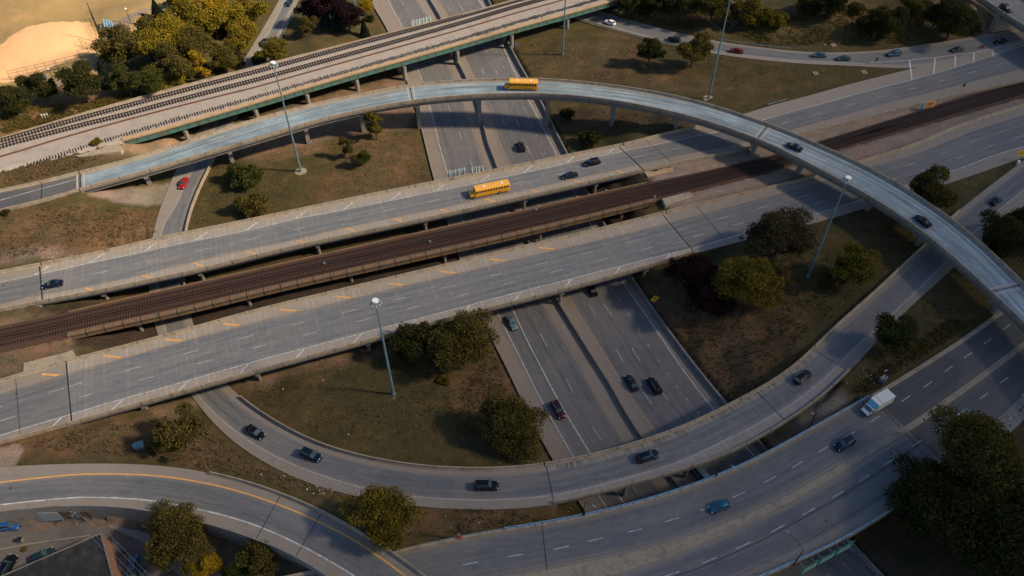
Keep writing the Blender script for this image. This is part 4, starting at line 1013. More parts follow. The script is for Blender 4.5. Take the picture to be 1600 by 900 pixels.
struct(BR.sweep([(0, 0, -.2), (0, 0, .18), (0, 2.0*0+.9, .18), (0, .95, -.02)], brb+.2, BR.len).build('pavement', M_CONC))
struct(BR.sweep([(0, 0, -.2), (0, 0, .5), (0, .5, .5), (0, .55, -.02)], 0, bra-.2).build('kerb', M_CONC))
struct(BR.sweep([(1, 3.5, -.3), (1, 3.5, .15), (1, 0, .15), (1, -.05, -.02)], brb+2, BR.len).build('pavement', M_CONCG))
rings = []
for u in BR.us(0, BR.len, 2):
    a, c = bm1(u)-.1, bm2(u)+.1; rings.append([BR.at(u, 0, a, -.05), BR.at(u, 0, a+.05, .17), BR.at(u, 0, c-.05, .17), BR.at(u, 0, c, -.05)])
struct(MB().loft(rings).build('median_kerb', M_CONC))
ja = BR.loc_px(960, 930)[0]
for f_, w_ in ((sh(bd2, .55), .16), (sh(bd2, 4.4), .07), (sh(bm1, -.9), .06)):
    stripe(BR, f_, ja-20, brb, w=w_, h=.008).build('sealed_seam', M_JOINT, b7)
def bdash(f, pts):
    mb = MB()
    for q in pts:
        u = BR.loc_px(*q)[0]; stripe(BR, f, u-1.45, u+1.45, w=.15, mb=mb)
    return mb
DB1 = (bdash(bd1, [(736, 882), (805, 868), (877, 856), (930, 843), (992, 829), (1050, 812), (1105, 794), (1155, 773), (1203, 749), (1246, 726), (1288, 701), (1328, 679), (1367, 655), (1415, 623), (1450, 601), (1482, 576), (1513, 555), (1543, 533), (1573, 511)]))
DB2 = (bdash(bd2, [(1050, 897), (1108, 876), (1162, 852), (1215, 826), (1264, 799), (1309, 773), (1351, 747), (1390, 721), (1432, 693), (1468, 668), (1500, 644), (1537, 619), (1569, 594)]))
for q_ in (DB1, DB2): split_marks(q_, 'lane_dash', M_WHITE, b7)
def railing(road, side, u0, u1, label, inset=.22, base=.45):
    t = tag(empty('bridge_railing', tuple(road.at(u0, 0 if side == 'L' else 1, 0, base))), label, 'railing'); loc = np.array(t.location)
    a, sg = (0, 1) if side == 'L' else (1, -1); mb = MB()
    for hz in (.42, .98):
        rings = [[road.at(u, a, sg*(inset-.05), base+hz-.045)-loc, road.at(u, a, sg*(inset+.05), base+hz-.045)-loc, road.at(u, a, sg*(inset+.05), base+hz+.045)-loc, road.at(u, a, sg*(inset-.05), base+hz+.045)-loc] for u in road.us(u0, u1, 2)]
        MB().loft(rings).build('rail', M_BLUE, t)
    first = None
    for u in np.arange(u0, u1+.01, (u1-u0)/max(1, round((u1-u0)/2.5))):
        p = road.at(u, a, sg*inset, base)-loc
        if first is None:
            me = MB().box((0, 0, .54), (.14, .16, 1.08)).mesh('post', M_BLUE)
        o = add_obj('post', me, t); o.location = p; o.rotation_euler = (0, 0, road.heading(u)); first = True
    return t
ub = [BR.loc_px(*q)[0] for q in ((793, 828), (828, 822), (910, 805), (1116, 745), (1350, 622))]
railing(BR, 'L', bra-6, ub[2]-.4, 'short blue railing at the left end of the overpass kerb')
railing(BR, 'L', ub[2]+.4, ub[3]-.4, 'blue railing section above the freeway, between the two dark lamp posts')
railing(BR, 'L', ub[3]+.4, ub[4], 'long blue railing section ending behind the white box truck')
uc = BR.loc_px(1243, 880)[0]
railing(BR, 'R', uc-25, uc-.4, 'blue railing piece at the bottom edge left of the lower lamp post')
railing(BR, 'R', uc+.4, BR.loc_px(1385, 807)[0], 'blue railing above the green road sign at the lower right')
# thin grey rail on the kerb to the left
mb = MB()
ug = [BR.loc_px(620, 858)[0], BR.loc_px(792, 826)[0]]
t = tag(empty('kerb_railing', tuple(BR.at(ug[0], 0, .2, .5))), 'thin grey rail along the kerb beside the red-marked signal pole', 'railing'); loc = np.array(t.location)
rings = [[BR.at(u, 0, .15, 1.0)-loc, BR.at(u, 0, .25, 1.0)-loc, BR.at(u, 0, .25, 1.1)-loc, BR.at(u, 0, .15, 1.1)-loc] for u in BR.us(*ug, 2)]
MB().loft(rings).build('rail', M_GALV, t)
pm = MB().box((0, 0, .25), (.07, .07, .55)).mesh('post', M_GALV)
for u in np.arange(ug[0], ug[1], 4): o = add_obj('post', pm, t); o.location = BR.at(u, 0, .2, .5)-loc
# ---- bottom-left ramp on its wall
b8 = bridge('curving ramp viaduct with orange line and tall concrete side wall at the lower left', 'ramp viaduct', 'ramp_viaduct')
surface(LR, 'deck', M_PAVE, LL, lra, LR.len, parent=b8, skirt=0); slab(LR, lra, LR.len, b8, th=.8)
struct(surface(LR, 'ramp_road', M_PAVE, LL, -0, .01, skirt=0)) if False else None
barrier(LR, 'L', LR.loc_px(330, 737)[0], LR.len, b8, hgt=.8)
o = LR.sweep([(1, 0, -7.5), (1, 0, .9), (1, -.3, .9), (1, -.45, .05), (1, -.6, -7.5)], 0, LR.len, step=3).build('side_wall', M_CONCG, b8)
parts_joint(LR, [LR.loc_px(*q)[0] for q in ((425, 800), (490, 825))], b8, w=.11, skew=1.0)
marks('yellow_edge_line', M_YEL, None, St(LR, lry, 0, lra, w=.3)); marks('yellow_edge_line', M_YEL, b8, St(LR, lry, lra, LR.len, w=.3))
marks('white_edge_line', M_WHITE, None, St(LR, lrw, 0, lra, w=.26)); marks('white_edge_line', M_WHITE, b8, St(LR, lrw, lra, LR.len, w=.26))
# ---- top right overpass
b9 = bridge('grey overpass cutting the top right corner, dark car on it', 'road overpass', 'road_overpass')
surface(OV, 'deck', M_DECK, [(c0(1.5), lambda u: OV.width(u)-1.5, 1)], 0, OV.len, parent=b9, skirt=0); slab(OV, 0, OV.len, b9, th=.6)
barrier(OV, 'L', 0, OV.len, b9); barrier(OV, 'R', 0, OV.len, b9); girders(OV, 0, OV.len, b9, 5, depth=1.3)
abutment(OV, ova+5, b9, 5, th=2)

# ------------------------------------------------------------------ trees and plants
def leaf_mat(name, c1, c2, c3):
    m, nt, b = nodes(name)
    geo = N(nt, 'ShaderNodeNewGeometry'); oi = N(nt, 'ShaderNodeObjectInfo')
    n1 = noise(nt, geo.outputs['Position'], .45, 3, .6)
    c = mixc(nt, maprange(nt, geo.outputs['Random Per Island'], 0, 1, 0, 1), c1, c2)
    c = mixc(nt, maprange(nt, n1, .42, .68, 0, .85), c, c3)
    nt.links.new(c, b.inputs['Base Color']); b.inputs['Roughness'].default_value = .7; b.inputs['Specular IOR Level'].default_value = .06
    tr = N(nt, 'ShaderNodeBsdfTranslucent'); nt.links.new(c, tr.inputs['Color'])
    mx = N(nt, 'ShaderNodeMixShader'); mx.inputs[0].default_value = .3
    nt.links.new(b.outputs[0], mx.inputs[1]); nt.links.new(tr.outputs[0], mx.inputs[2]); nt.links.new(mx.outputs[0], nt.nodes['Material Output'].inputs[0])
    return m
LM = {
 'green': leaf_mat('green_leaves', (.036, .052, .014), (.07, .08, .02), (.10, .095, .022)),
 'olive': leaf_mat('olive_leaves', (.06, .06, .018), (.115, .10, .027), (.16, .125, .032)),
 'yellow': leaf_mat('yellow_green_leaves', (.20, .15, .012), (.34, .24, .02), (.46, .30, .025)),
 'gold': leaf_mat('golden_green_leaves', (.075, .075, .015), (.15, .13, .022), (.25, .185, .027)),  # pulled toward green for trees outside the grove, shade put into the colour
 'dark': leaf_mat('dark_green_leaves', (.025, .034, .012), (.05, .055, .018), (.075, .068, .02)),
 'amber': leaf_mat('sunlit_gold_leaves', (.13, .115, .016), (.24, .19, .024), (.36, .27, .03)),  # gold kept strong for the park grove, its sunlight put into the colour
 'purple': leaf_mat('purple_leaves', (.016, .009, .013), (.027, .013, .019), (.034, .018, .02)),
 'spruce': leaf_mat('blue_spruce_needles', (.04, .07, .07), (.075, .11, .105), (.055, .085, .08)),
 'conifer': leaf_mat('dark_conifer_needles', (.016, .03, .018), (.028, .042, .022), (.036, .046, .026)),
 'grey': leaf_mat('grey_brown_leaves', (.062, .05, .028), (.11, .085, .045), (.065, .065, .025)),
}
M_BARK = simple('bark', (.085, .065, .05), .95, var=.35, scale=4)
def leaves_mesh(name, centers, size, rs, stretch=1.0):
    n = len(centers); r = rs
    a = r.normal(size=(n, 3)); a[:, 2] *= .7; a /= np.linalg.norm(a, axis=1)[:, None]
    t = r.normal(size=(n, 3)); bvec = np.cross(a, t); bvec /= np.linalg.norm(bvec, axis=1)[:, None]; c = np.cross(a, bvec)
    s = (size*(.6+.8*r.rand(n)))[:, None]/2
    v = np.stack([centers-bvec*s-c*s*.2, centers+c*s*stretch-bvec*s*.1, centers+bvec*s+c*s*.25, centers-c*s*stretch+bvec*s*.2], 1).reshape(-1, 3)
    f = np.arange(4*n).reshape(-1, 4)
    me = bpy.data.meshes.new(name); me.vertices.add(4*n); me.vertices.foreach_set('co', v.astype(np.float32).ravel())
    me.loops.add(4*n); me.loops.foreach_set('vertex_index', f.astype(np.int32).ravel()); me.polygons.add(n)
    me.polygons.foreach_set('loop_start', np.arange(0, 4*n, 4, dtype=np.int32)); me.polygons.foreach_set('loop_total', np.full(n, 4, np.int32))
    me.update(calc_edges=True); return me
def crown_points(r, n, nlobe, squash, loose):
    """unit crown: lobes spread through an ellipsoid of radius 1, centre 0"""
    L = []
    while len(L) < nlobe:
        p = r.uniform(-1, 1, 3); q = np.linalg.norm(p)
        if .25 < q < 1: L.append(p*np.array([.78, .78, .78*squash]))
    L = np.array(L); rad = r.uniform(.15, .40, nlobe)*(1 if not loose else .8); L *= r.uniform(.75, 1.15, (nlobe, 1)); ang = np.arctan2(L[:, 1], L[:, 0]); ph = r.uniform(0, 6.28, 2); L[:, :2] *= (1+.13*np.sin(2*ang+ph[0])+.10*np.sin(3*ang+ph[1]))[:, None]
    k = r.choice(nlobe, n, p=rad**2/np.sum(rad**2)); d = r.normal(size=(n, 3)); d /= np.linalg.norm(d, axis=1)[:, None]
    d[:, 2] = np.where(d[:, 2] < -.3, -d[:, 2]*.7, d[:, 2])
    rr = rad[k]*(1.12-.62*r.rand(n)**1.1)*np.where(r.rand(n) < .08, 1.25, 1); p = L[k]+d*rr[:, None]*np.array([1, 1, .8])
    return p
TREES = {}; PK = 'trees between the ball field and the railway'; TH = 'trees and scrub on the top slope'
def make_tree_meshes(kind, seed, R=5.0, n=7000, nlobe=26, squash=.75, leaf=.42, loose=False, hc=None):
    r = np.random.RandomState(seed); pts = crown_points(r, n, nlobe, squash, loose)*R
    hcz = hc if hc else R*.75+1.6; pts[:, 2] += hcz
    cm = leaves_mesh('crown', pts, leaf, r)
    mb = MB(); mb.tube((0, 0, -1.2), (0, 0, hcz*.55), R*.075, R*.05, 8)
    for k in range(7):
        a = k*2*math.pi/7+r.uniform(-.4, .4); e = r.uniform(.45, .8)
        p1 = (math.cos(a)*R*e*.4, math.sin(a)*R*e*.4, hcz*.85); p2 = (math.cos(a)*R*e, math.sin(a)*R*e, hcz+R*squash*r.uniform(.1, .55))
        mb.tube((0, 0, hcz*r.uniform(.35, .55)), p1, R*.035, R*.024, 6); mb.tube(p1, p2, R*.024, R*.008, 5)
    mb.tube((0, 0, hcz*.5), (0, 0, hcz+R*squash*.7), R*.045, R*.01, 6)
    TREES[kind] = (cm, mb.mesh('trunk', M_BARK), R, hcz)
make_tree_meshes('broad', 1, 8, 36000, 60, .72, .34)
make_tree_meshes('broad2', 2, 8, 32000, 42, .8, .34)
make_tree_meshes('round', 3, 5, 15000, 30, .8, .3)
make_tree_meshes('round2', 4, 5, 14000, 22, .85, .3)
make_tree_meshes('loose', 5, 5, 7000, 30, .8, .3, loose=True)
make_tree_meshes('tall', 6, 3, 8000, 16, 1.6, .26, hc=5.2)
make_tree_meshes('bush', 8, 3, 7000, 26, .5, .25, hc=1.2, loose=True)
def make_conifer(kind, seed, R=2.4, H=8.0, n=6500):
    r = np.random.RandomState(seed); t = r.rand(n)**.75; h = H*(1-t)*1.0
    h = H*(.04+.96*r.rand(n)); rad = R*(1-h/H)**.85*(1-.18*(np.mod(h, .8)/.8)); a = r.rand(n)*2*math.pi
    lob = 1+.18*np.sin(a*7+np.floor(h/.8)*2.1); q = rad*lob*np.sqrt(.25+.75*r.rand(n))
    pts = np.stack([np.cos(a)*q, np.sin(a)*q, h-.25*q/R], 1)
    cm = leaves_mesh('crown', pts, .34, r, 1.4); mb = MB().tube((0, 0, -1), (0, 0, H*.95), .2, .03, 7)
    TREES[kind] = (cm, mb.mesh('trunk', M_BARK), R, H*.45)
make_conifer('cone', 9)
def tree(px, py, rpx, kind, hue, label, group=None, cat='tree', name='tree', z0=3, hs=1.0, ground=None):
    global PK, TH
    """crown centre seen at (px, py) with radius rpx photo pixels"""
    cm, tm, R, hc = TREES[kind]
    z = z0
    for _ in range(6):
        p = P(px, py, z); dep = math.sqrt(p[0]**2+p[1]**2+(CAMZ-z)**2); ax = (p[1]*CP+(CAMZ-z)*SP)
        s = rpx*(1.0 if kind == 'cone' else 1.34 if group == PK else 1.22 if group == TH else 1.08)*ax/FPX/R; g = zg(p[0], p[1]) if ground is None else ground; z = g+hc*s*hs
    t = empty(name, (p[0], p[1], g), (px*13+py*7) % 6.28); t.scale = (s, s, s*hs)
    tag(t, label, cat, group)
    c = add_obj('crown', cm, t); k = add_obj('trunk', tm, t)
    if not cm.materials: cm.materials.append(LM[hue])
    c.material_slots[0].link = 'OBJECT'; c.material_slots[0].material = LM[hue]
    return t
PK = 'trees between the ball field and the railway'
for a in [
 (185, 72, 30, 'round', 'olive', 'broad olive tree with its left edge touching the ball field path'),
 (226, 62, 28, 'round2', 'olive', 'olive-green tree just below the dark conifer at the park path bend'),
 (258, 62, 34, 'broad', 'amber', 'large golden-olive crown in the middle of the park grove'),
 (296, 70, 30, 'broad2', 'olive', 'large olive crown right of the biggest golden park crown'),
 (266, 100, 26, 'round2', 'olive', 'rounded olive tree below the big golden crown in the park grove'),
 (230, 120, 21, 'round', 'green', 'green tree close above the railway, left of the yellow bushes'),
 (196, 126, 21, 'round2', 'green', 'dark green tree above the railway, second from the round one'),
 (162, 118, 13, 'cone', 'conifer', 'small dark conifer beside the round green tree at the foul corner'),
 (123, 126, 28, 'round', 'dark', 'round dark green tree below the ball field fence corner'),
 (62, 134, 21, 'round2', 'dark', 'dark bushy tree in front of the blue roofed bench by the ball field'),
 (16, 153, 22, 'round', 'dark', 'dark green tree nearest the left edge of the photo, on the dry slope'),
 (313, 106, 14, 'tall', 'yellow', 'narrow bright yellow tree above the railway tracks'),
 (247, 136, 10, 'bush', 'yellow', 'small bright yellow bush right beside the railway parapet'),
 (276, 126, 14, 'bush', 'amber', 'yellow-green bush right of the smallest yellow one by the railway'),
 (290, 115, 13, 'bush', 'green', 'green bush between the yellow-green bush and the narrow yellow tree'),
 (316, 36, 26, 'round2', 'amber', 'golden-green tree in the upper middle of the park grove'),
 (292, 12, 22, 'round', 'amber', 'golden-green tree on the left of the top edge in the park grove'),
 (335, 4, 20, 'round2', 'yellow', 'yellowish tree cut by the top edge of the park grove'),
 (362, 30, 22, 'round', 'amber', 'round golden tree on the right side of the park grove'),
 (390, 16, 22, 'round2', 'amber', 'golden tree at the grove edge beside the sunken ramp, near the top'),
 (378, 60, 20, 'round2', 'amber', 'golden-green tree at the grove edge, halfway down the sunken ramp'),
 (347, 84, 20, 'round', 'olive', 'olive tree at the lower right of the grove above the railway'),
 (344, 54, 11, 'bush', 'purple', 'small purple-leaved bush squeezed between golden trees'),
 (367, 97, 13, 'bush', 'dark', 'low dark bush by the railway where the ramp goes under it'),
 (270, 0, 12, 'round', 'dark', 'dark tree at the top edge beside the park path'),
]: tree(*a[:6], group=PK, z0=10)
tree(246, 20, 15, 'cone', 'conifer', 'dark conifer standing at the bend of the park path', PK, hs=.75, z0=10)
tree(229, 38, 11, 'cone', 'conifer', 'smaller dark conifer below the one at the path bend', PK, hs=.7, z0=10)
NT = 'trees on the grass wedge at the top beside the freeway'
for a in [
 (427, 78, 25, 'round', 'gold', 'olive-gold tree right behind the railway bridge beside the sunken ramp'),
 (404, 92, 12, 'bush', 'olive', 'low olive bush directly behind the railway bridge'),
 (482, 40, 15, 'round2', 'olive', 'small round olive tree left of the spruces'),
 (488, 14, 24, 'round', 'purple', 'dark purple tree, left half of the purple clump'),
 (515, 6, 26, 'round2', 'purple', 'dark purple tree at the top edge behind the spruces'),
 (543, 22, 25, 'round', 'purple', 'dark purple tree, right side of the purple clump'),
 (571, 8, 14, 'round', 'yellow', 'small yellow-green tree right of the purple clump at the top'),
 (577, 29, 9, 'bush', 'dark', 'little dark bush below the small yellow-green tree'),
 (508, 26, 11, 'cone', 'spruce', 'taller blue spruce in front of the purple trees'),
 (526, 32, 10, 'cone', 'spruce', 'shorter blue spruce right of the taller one'),
 (569, 45, 9, 'cone', 'conifer', 'lone dark conifer just above the railway bridge parapet')]: tree(*a[:6], group=NT)
IS = 'trees on the grass island between flyover and upper highway'
for a in [
 (585, 193, 17, 'tall', 'gold', 'narrow tree standing against the lower edge of the flyover'),
 (543, 228, 13, 'tall', 'olive', 'small upright tree, left of the pair on the grass island'),
 (565, 246, 14, 'round2', 'green', 'small round tree, right of the pair on the grass island'),
 (381, 275, 30, 'bush', 'green', 'wide low green thicket nearest the tall mast base on the grass island'),
 (391, 322, 28, 'bush', 'olive', 'wide low olive thicket above the upper highway barrier')]: tree(*a[:6], group=IS, z0=2)
for a in [
 (1016, 78, 22, 'round', 'dark', 'smaller dark tree of the two beside the curving exit ramp'),
 (1086, 76, 28, 'round2', 'olive', 'larger olive-yellow tree of the two beside the curving exit ramp'),
 (922, 218, 20, 'bush', 'dark', 'low dark thicket just above the upper highway barrier, under the flyover'),
 (888, 178, 14, 'bush', 'dark', 'dark scrubby bush at a flyover pier beside the freeway')]: tree(*a[:6], group='trees on the grass above the flyover')
TH = 'trees and scrub on the top slope'
lb = ['left end above the exit ramp', 'beside the railway abutment', 'behind the pair of ramp trees', 'above the larger ramp tree', 'left of the tall light mast', 'at the light mast top', 'just right of the light mast', 'yellowish, above the red car', 'low, above the light blue cars', 'dark, in the middle of the slope', 'near the small ground hatch', 'behind the low middle scrub', 'taller, in the right half', 'yellow-topped, in the right half', 'dark, near the road abutment', 'largest, beside the corner overpass', 'against the overpass wall', 'low, at the foot of the abutment']
for k, (px, py, r, kd, hu) in enumerate([(985, 2, 20, 'round', 'dark'), (1012, 10, 18, 'bush', 'dark'), (1048, 6, 24, 'round2', 'dark'), (1080, 12, 20, 'bush', 'olive'), (1115, 8, 24, 'round', 'olive'), (1150, 14, 24, 'round2', 'olive'), (1178, 22, 26, 'bush', 'gold'), (1210, 30, 20, 'bush', 'gold'), (1262, 6, 22, 'bush', 'dark'), (1305, 2, 20, 'round', 'dark'), (1362, 38, 20, 'bush', 'dark'), (1375, 30, 24, 'round', 'dark'), (1400, 24, 22, 'round2', 'dark'), (1430, 12, 22, 'round', 'olive'), (1468, 16, 24, 'round2', 'dark'), (1500, 14, 30, 'broad', 'dark'), (1522, 36, 14, 'bush', 'dark'), (1340, 14, 14, 'bush', 'olive')]):
    tree(px, py, r, kd, hu, 'scrubby top slope %s, %s' % ('bush' if kd == 'bush' else 'tree', lb[k]), group=TH, z0=9, cat='bush' if kd == 'bush' else 'tree')
for a in [
 (1222, 366, 46, 'broad', 'grey', 'grey-brown tree against the lower highway, largest of the wood'),
 (1182, 378, 26, 'loose', 'grey', 'thin grey-brown tree between the purple and grey crowns'),
 (1082, 428, 38, 'broad2', 'purple', 'dark purple tree at the corner of the lower highway bridge'),
 (1112, 468, 34, 'broad', 'purple', 'dark purple tree below, hidden in deep shade beside the green one'),
 (1170, 440, 47, 'broad2', 'gold', 'big golden-green tree in the middle of the right-hand wood'),
 (1218, 430, 26, 'loose', 'olive', 'thin olive tree right of the big golden-green one'),
 (1336, 412, 38, 'round', 'gold', 'golden-green tree alone between light mast base and loop ramp'),
 (1300, 440, 22, 'bush', 'olive', 'low olive bush left of the lone golden-green tree'),
 (1455, 297, 38, 'round2', 'olive', 'round olive tree in the wedge between lower highway and flyover')]: tree(*a[:6], group='trees right of the freeway')
for a in [
 (1572, 372, 42, 'broad', 'dark', 'dark tree at the right edge beyond the flyover'),
 (1610, 350, 36, 'broad2', 'dark', 'dark tree half cut off by the right edge, beyond the flyover'),
 (1400, 522, 38, 'round', 'green', 'dark green tree alone on the grass wedge above the box truck')]: tree(*a[:6], group='trees on the right-hand wedge', z0=8)
for a in [
 (643, 535, 36, 'round', 'dark', 'dark tree touching the lower highway, left of the big olive one'),
 (722, 537, 50, 'broad', 'olive', 'big olive tree against the lower highway beside the freeway'),
 (690, 560, 26, 'loose', 'dark', 'dark undergrowth tree between the two trees at the highway edge'),
 (694, 594, 11, 'bush', 'gold', 'tiny golden bush on the grass below the big olive tree'),
 (802, 664, 50, 'broad2', 'olive', 'big olive tree at the freeway edge above the loop ramp')]: tree(*a[:6], group='trees on the loop island')
for a in [
 (278, 672, 44, 'loose', 'olive', 'loose scrubby tree below the lower highway, left of the loop ramp'),
 (262, 690, 30, 'bush', 'olive', 'scrubby bush beside the small teal hut'),
 (600, 806, 50, 'broad', 'gold', 'golden tree between the loop ramp and the orange-lined ramp')]: tree(*a[:6], group='trees left of the loop ramp')
for a in [
 (275, 838, 48, 'broad', 'olive', 'large olive tree behind the brick building at the bottom left'),
 (302, 862, 30, 'round', 'olive', 'olive crown overlapping the large one, by the ramp wall'),
 (323, 882, 24, 'round2', 'yellow', 'small yellow tree at the bottom edge near the ramp wall'),
 (402, 872, 34, 'round', 'olive', 'olive tree at the bottom edge against the ramp wall'),
 (372, 900, 24, 'round2', 'green', 'dark green tree cut by the bottom edge, right of the yellow one')]: tree(*a[:6], group='trees at the bottom left', z0=6, ground=SWZ)
for a in [
 (1530, 712, 70, 'broad', 'olive', 'huge olive tree over the street at the lower right'),
 (1452, 775, 64, 'broad2', 'dark', 'huge dark tree overhanging the end of the blue railing'),
 (1535, 832, 82, 'broad', 'dark', 'biggest dark tree at the bottom right corner'),
 (1592, 760, 48, 'broad2', 'olive', 'olive tree at the right edge among the big corner trees'),
 (1600, 870, 46, 'broad2', 'olive', 'olive tree cut off at the very bottom right corner')]: tree(*a[:6], group='big trees at the lower right', z0=8)
tree(9, 332, 8, 'bush', 'dark', 'tiny dark bush by the barrier of the flyover approach at the left edge', cat='bush')
tree(150, 222, 9, 'bush', 'gold', 'tiny golden weed bush at the left end of the old ties', cat='bush', z0=7)
tree(952, 808+0, 1, 'bush', 'olive', 'tiny weed bush at the foot of the ramp bridge', cat='bush') if False else None

TN = smooth_noise(FZ.shape, 8)*.6+smooth_noise(FZ.shape, 3)*.4; TNX = FX; TNY = FY
# tall weeds and rough grass
def tufts(name, polys, n, size, mats, label=None):
    r = np.random.RandomState(len(name)+n); P_ = []
    for poly, z, cnt in polys:
        w = np.array([P(px, py, z)[:2] for px, py in poly]); lo = w.min(0); hi = w.max(0); got = 0; tries = 0
        while got < cnt and tries < 60:
            q = r.uniform(lo, hi, (cnt*2, 2)); ins = np.zeros(len(q), bool); k = len(w)
            for i in range(k):
                x1, y1 = w[i]; x2, y2 = w[(i+1) % k]
                ins ^= ((y1 > q[:, 1]) != (y2 > q[:, 1])) & (q[:, 0] < (x2-x1)*(q[:, 1]-y1)/(y2-y1+1e-9)+x1)
            q = q[ins]; dens = (bil(TNX, TNY, TN, q[:, 0], q[:, 1])-.5)*3.2
            q = q[dens+r.normal(size=len(q))*.8 > .1][:cnt-got]; P_.append(q); got += len(q); tries += 1
    q = np.concatenate(P_); zc = bil(FX, FY, FZ, q[:, 0], q[:, 1]); m = len(q)
    s = size*(.5+r.rand(m)**2*1.3)
    c = np.column_stack([q, zc]); k = 5; cs = np.repeat(c, k, 0); ss = np.repeat(s, k); a = r.rand(m*k)*6.283; off = r.normal(size=(m*k, 2))*.28*ss[:, None]
    cs = cs.copy(); cs[:, :2] += off; d = np.stack([np.cos(a), np.sin(a)], 1); ln = r.normal(size=(m*k, 2))*.35*ss[:, None]
    v0 = cs.copy(); v0[:, :2] -= d*ss[:, None]*.22; v1 = cs.copy(); v1[:, :2] += d*ss[:, None]*.22; v2 = cs.copy(); v2[:, :2] += ln; v2[:, 2] += ss*(.5+.6*r.rand(m*k)); v0[:, 2] -= .1; v1[:, 2] -= .1
    v = np.stack([v0, v1, v2], 1).reshape(-1, 3); f = np.arange(len(v)).reshape(-1, 3)
    me = bpy.data.meshes.new(name); me.from_pydata(v.tolist(), [], f.tolist()); me.materials.append(mats)
    tag(add_obj(name, me), label, 'weeds' if 'weed' in name else 'grass', kind='stuff')
M_WEED = leaf_mat('dry_weeds', (.16, .12, .07), (.21, .155, .085), (.12, .105, .05))
M_WEED2 = leaf_mat('green_weeds', (.10, .09, .03), (.17, .14, .04), (.14, .10, .04))
M_GRASSB = leaf_mat('rough_grass', (.065, .06, .026), (.10, .08, .036), (.06, .058, .024))
tufts('dry_weeds', [([(0, 270), (60, 262), (170, 230), (185, 240), (125, 262), (0, 296)], 6.6, 1300), ([(0, 345), (60, 335), (240, 310), (235, 345), (222, 368), (120, 390), (0, 418)], 5, 2000),
    ([(1020, 470), (1130, 628), (1200, 588), (1290, 500), (1350, 440), (1280, 380), (1100, 480)], 5, 2600), ([(30, 700), (250, 640), (330, 665), (400, 722), (600, 790), (800, 800), (860, 812), (640, 850), (420, 755), (250, 722)], 6, 2400),
    ([(770, 530), (790, 600), (800, 680), (720, 700), (690, 620), (740, 580)], 2, 1200)], 0, .42, M_WEED, 'dry brown weeds on the slopes beside the ramps')
tufts('green_weeds', [([(0, 200), (150, 158), (230, 140), (215, 152), (110, 180), (0, 208)], 8, 2600), ([(0, 160), (60, 165), (220, 140), (100, 175), (0, 200)], 8, 1500), ([(290, 130), (400, 95), (400, 103), (200, 150)], 5, 500),
    ([(1120, 20), (1300, 10), (1500, 30), (1420, 60), (1200, 60)], 9, 3000), ([(960, 8), (1100, 30), (1120, 45), (980, 20)], 6, 700), ([(1330, 610), (1480, 500), (1530, 500), (1350, 615)], 7, 900)], 0, .55, M_WEED2, 'yellow-green weeds along the railway and on the top slope')
tufts('rough_grass', [([(370, 600), (780, 500), (860, 710), (620, 715), (470, 665)], 3, 7000), ([(330, 260), (640, 200), (670, 275), (300, 350), (310, 300)], 1.6, 5000), ([(830, 50), (950, 50), (1200, 110), (1380, 110), (1200, 150), (1100, 140), (900, 115), (820, 110)], 4, 6000),
    ([(870, 165), (1100, 205), (1000, 215), (890, 230)], 2, 1800), ([(1200, 380), (1440, 300), (1440, 370), (1300, 500), (1150, 600)], 6, 4500), ([(1330, 600), (1450, 470), (1530, 480), (1340, 620)], 7, 1600)], 0, .2, M_GRASSB, 'rough grass on the islands between the ramps')
# litter
r = np.random.RandomState(5); mb = MB()
for (x0, y0, x1, y1, n) in ((480, 755, 520, 775, 26), (1320, 560, 1370, 600, 14), (1270, 640, 1310, 680, 10), (400, 700, 470, 745, 10), (690, 800, 760, 830, 6), (480, 205, 620, 225, 12), (380, 215, 440, 240, 10), (60, 395, 120, 405, 10), (880, 790, 900, 800, 3), (430, 560, 700, 700, 8), (1060, 470, 1180, 600, 5)):
    for _ in range(n):
        g = G_(r.uniform(x0, x1), r.uniform(y0, y1), 5); s = r.uniform(.08, .24); mb.box((g[0], g[1], g[2]+.1), (s, s*.6, .08), r.uniform(0, 3))
tag(mb.build('litter', M_LAMPW), 'scattered scraps of white litter on the grass', 'litter', kind='stuff')

# ------------------------------------------------------------------ vehicles
def carpaint(name, col, metal=.5, rough=.32):
    m, nt, b = nodes(name); b.inputs['Base Color'].default_value = (*col, 1); b.inputs['Metallic'].default_value = metal
    b.inputs['Roughness'].default_value = rough; b.inputs['Coat Weight'].default_value = .25; b.inputs['Coat Roughness'].default_value = .12; b.inputs['Specular IOR Level'].default_value = .3; return m
CP_ = dict(black=carpaint('black_paint', (.008, .010, .014)), navy=carpaint('navy_paint', (.006, .018, .042)), dark=carpaint('dark_grey_blue_paint', (.015, .024, .036)),
           blue=carpaint('teal_blue_paint', (.01, .12, .21)), bright=carpaint('bright_blue_paint', (.02, .13, .45)), silver=carpaint('silver_blue_paint', (.20, .32, .38)),
           white=carpaint('white_paint', (.75, .80, .82), 0, .4), red=carpaint('red_paint', (.42, .015, .015), .2), maroon=carpaint('maroon_paint', (.06, .012, .03)), darkred=carpaint('dark_red_paint', (.22, .015, .02), .3),
           slate=carpaint('slate_blue_paint', (.07, .15, .21)), green=carpaint('dark_green_paint', (.02, .06, .06)), grey=carpaint('grey_blue_paint', (.05, .085, .11)))
M_GLASS = simple('dark_window_glass', (.012, .022, .03), .08, 0, var=.05, spec=.9)
M_WSH = simple('windscreen_glass', (.03, .07, .09), .06, 0, var=.05, spec=1.0)
M_TYRE = simple('tyre_rubber', (.012, .012, .013), .85)
M_RIM = simple('alloy_rim', (.35, .37, .40), .35, .8)
M_HEAD = simple('headlight_lens', (.40, .44, .46), .2)
M_TAIL = simple('tail_light_lens', (.30, .015, .01), .25)
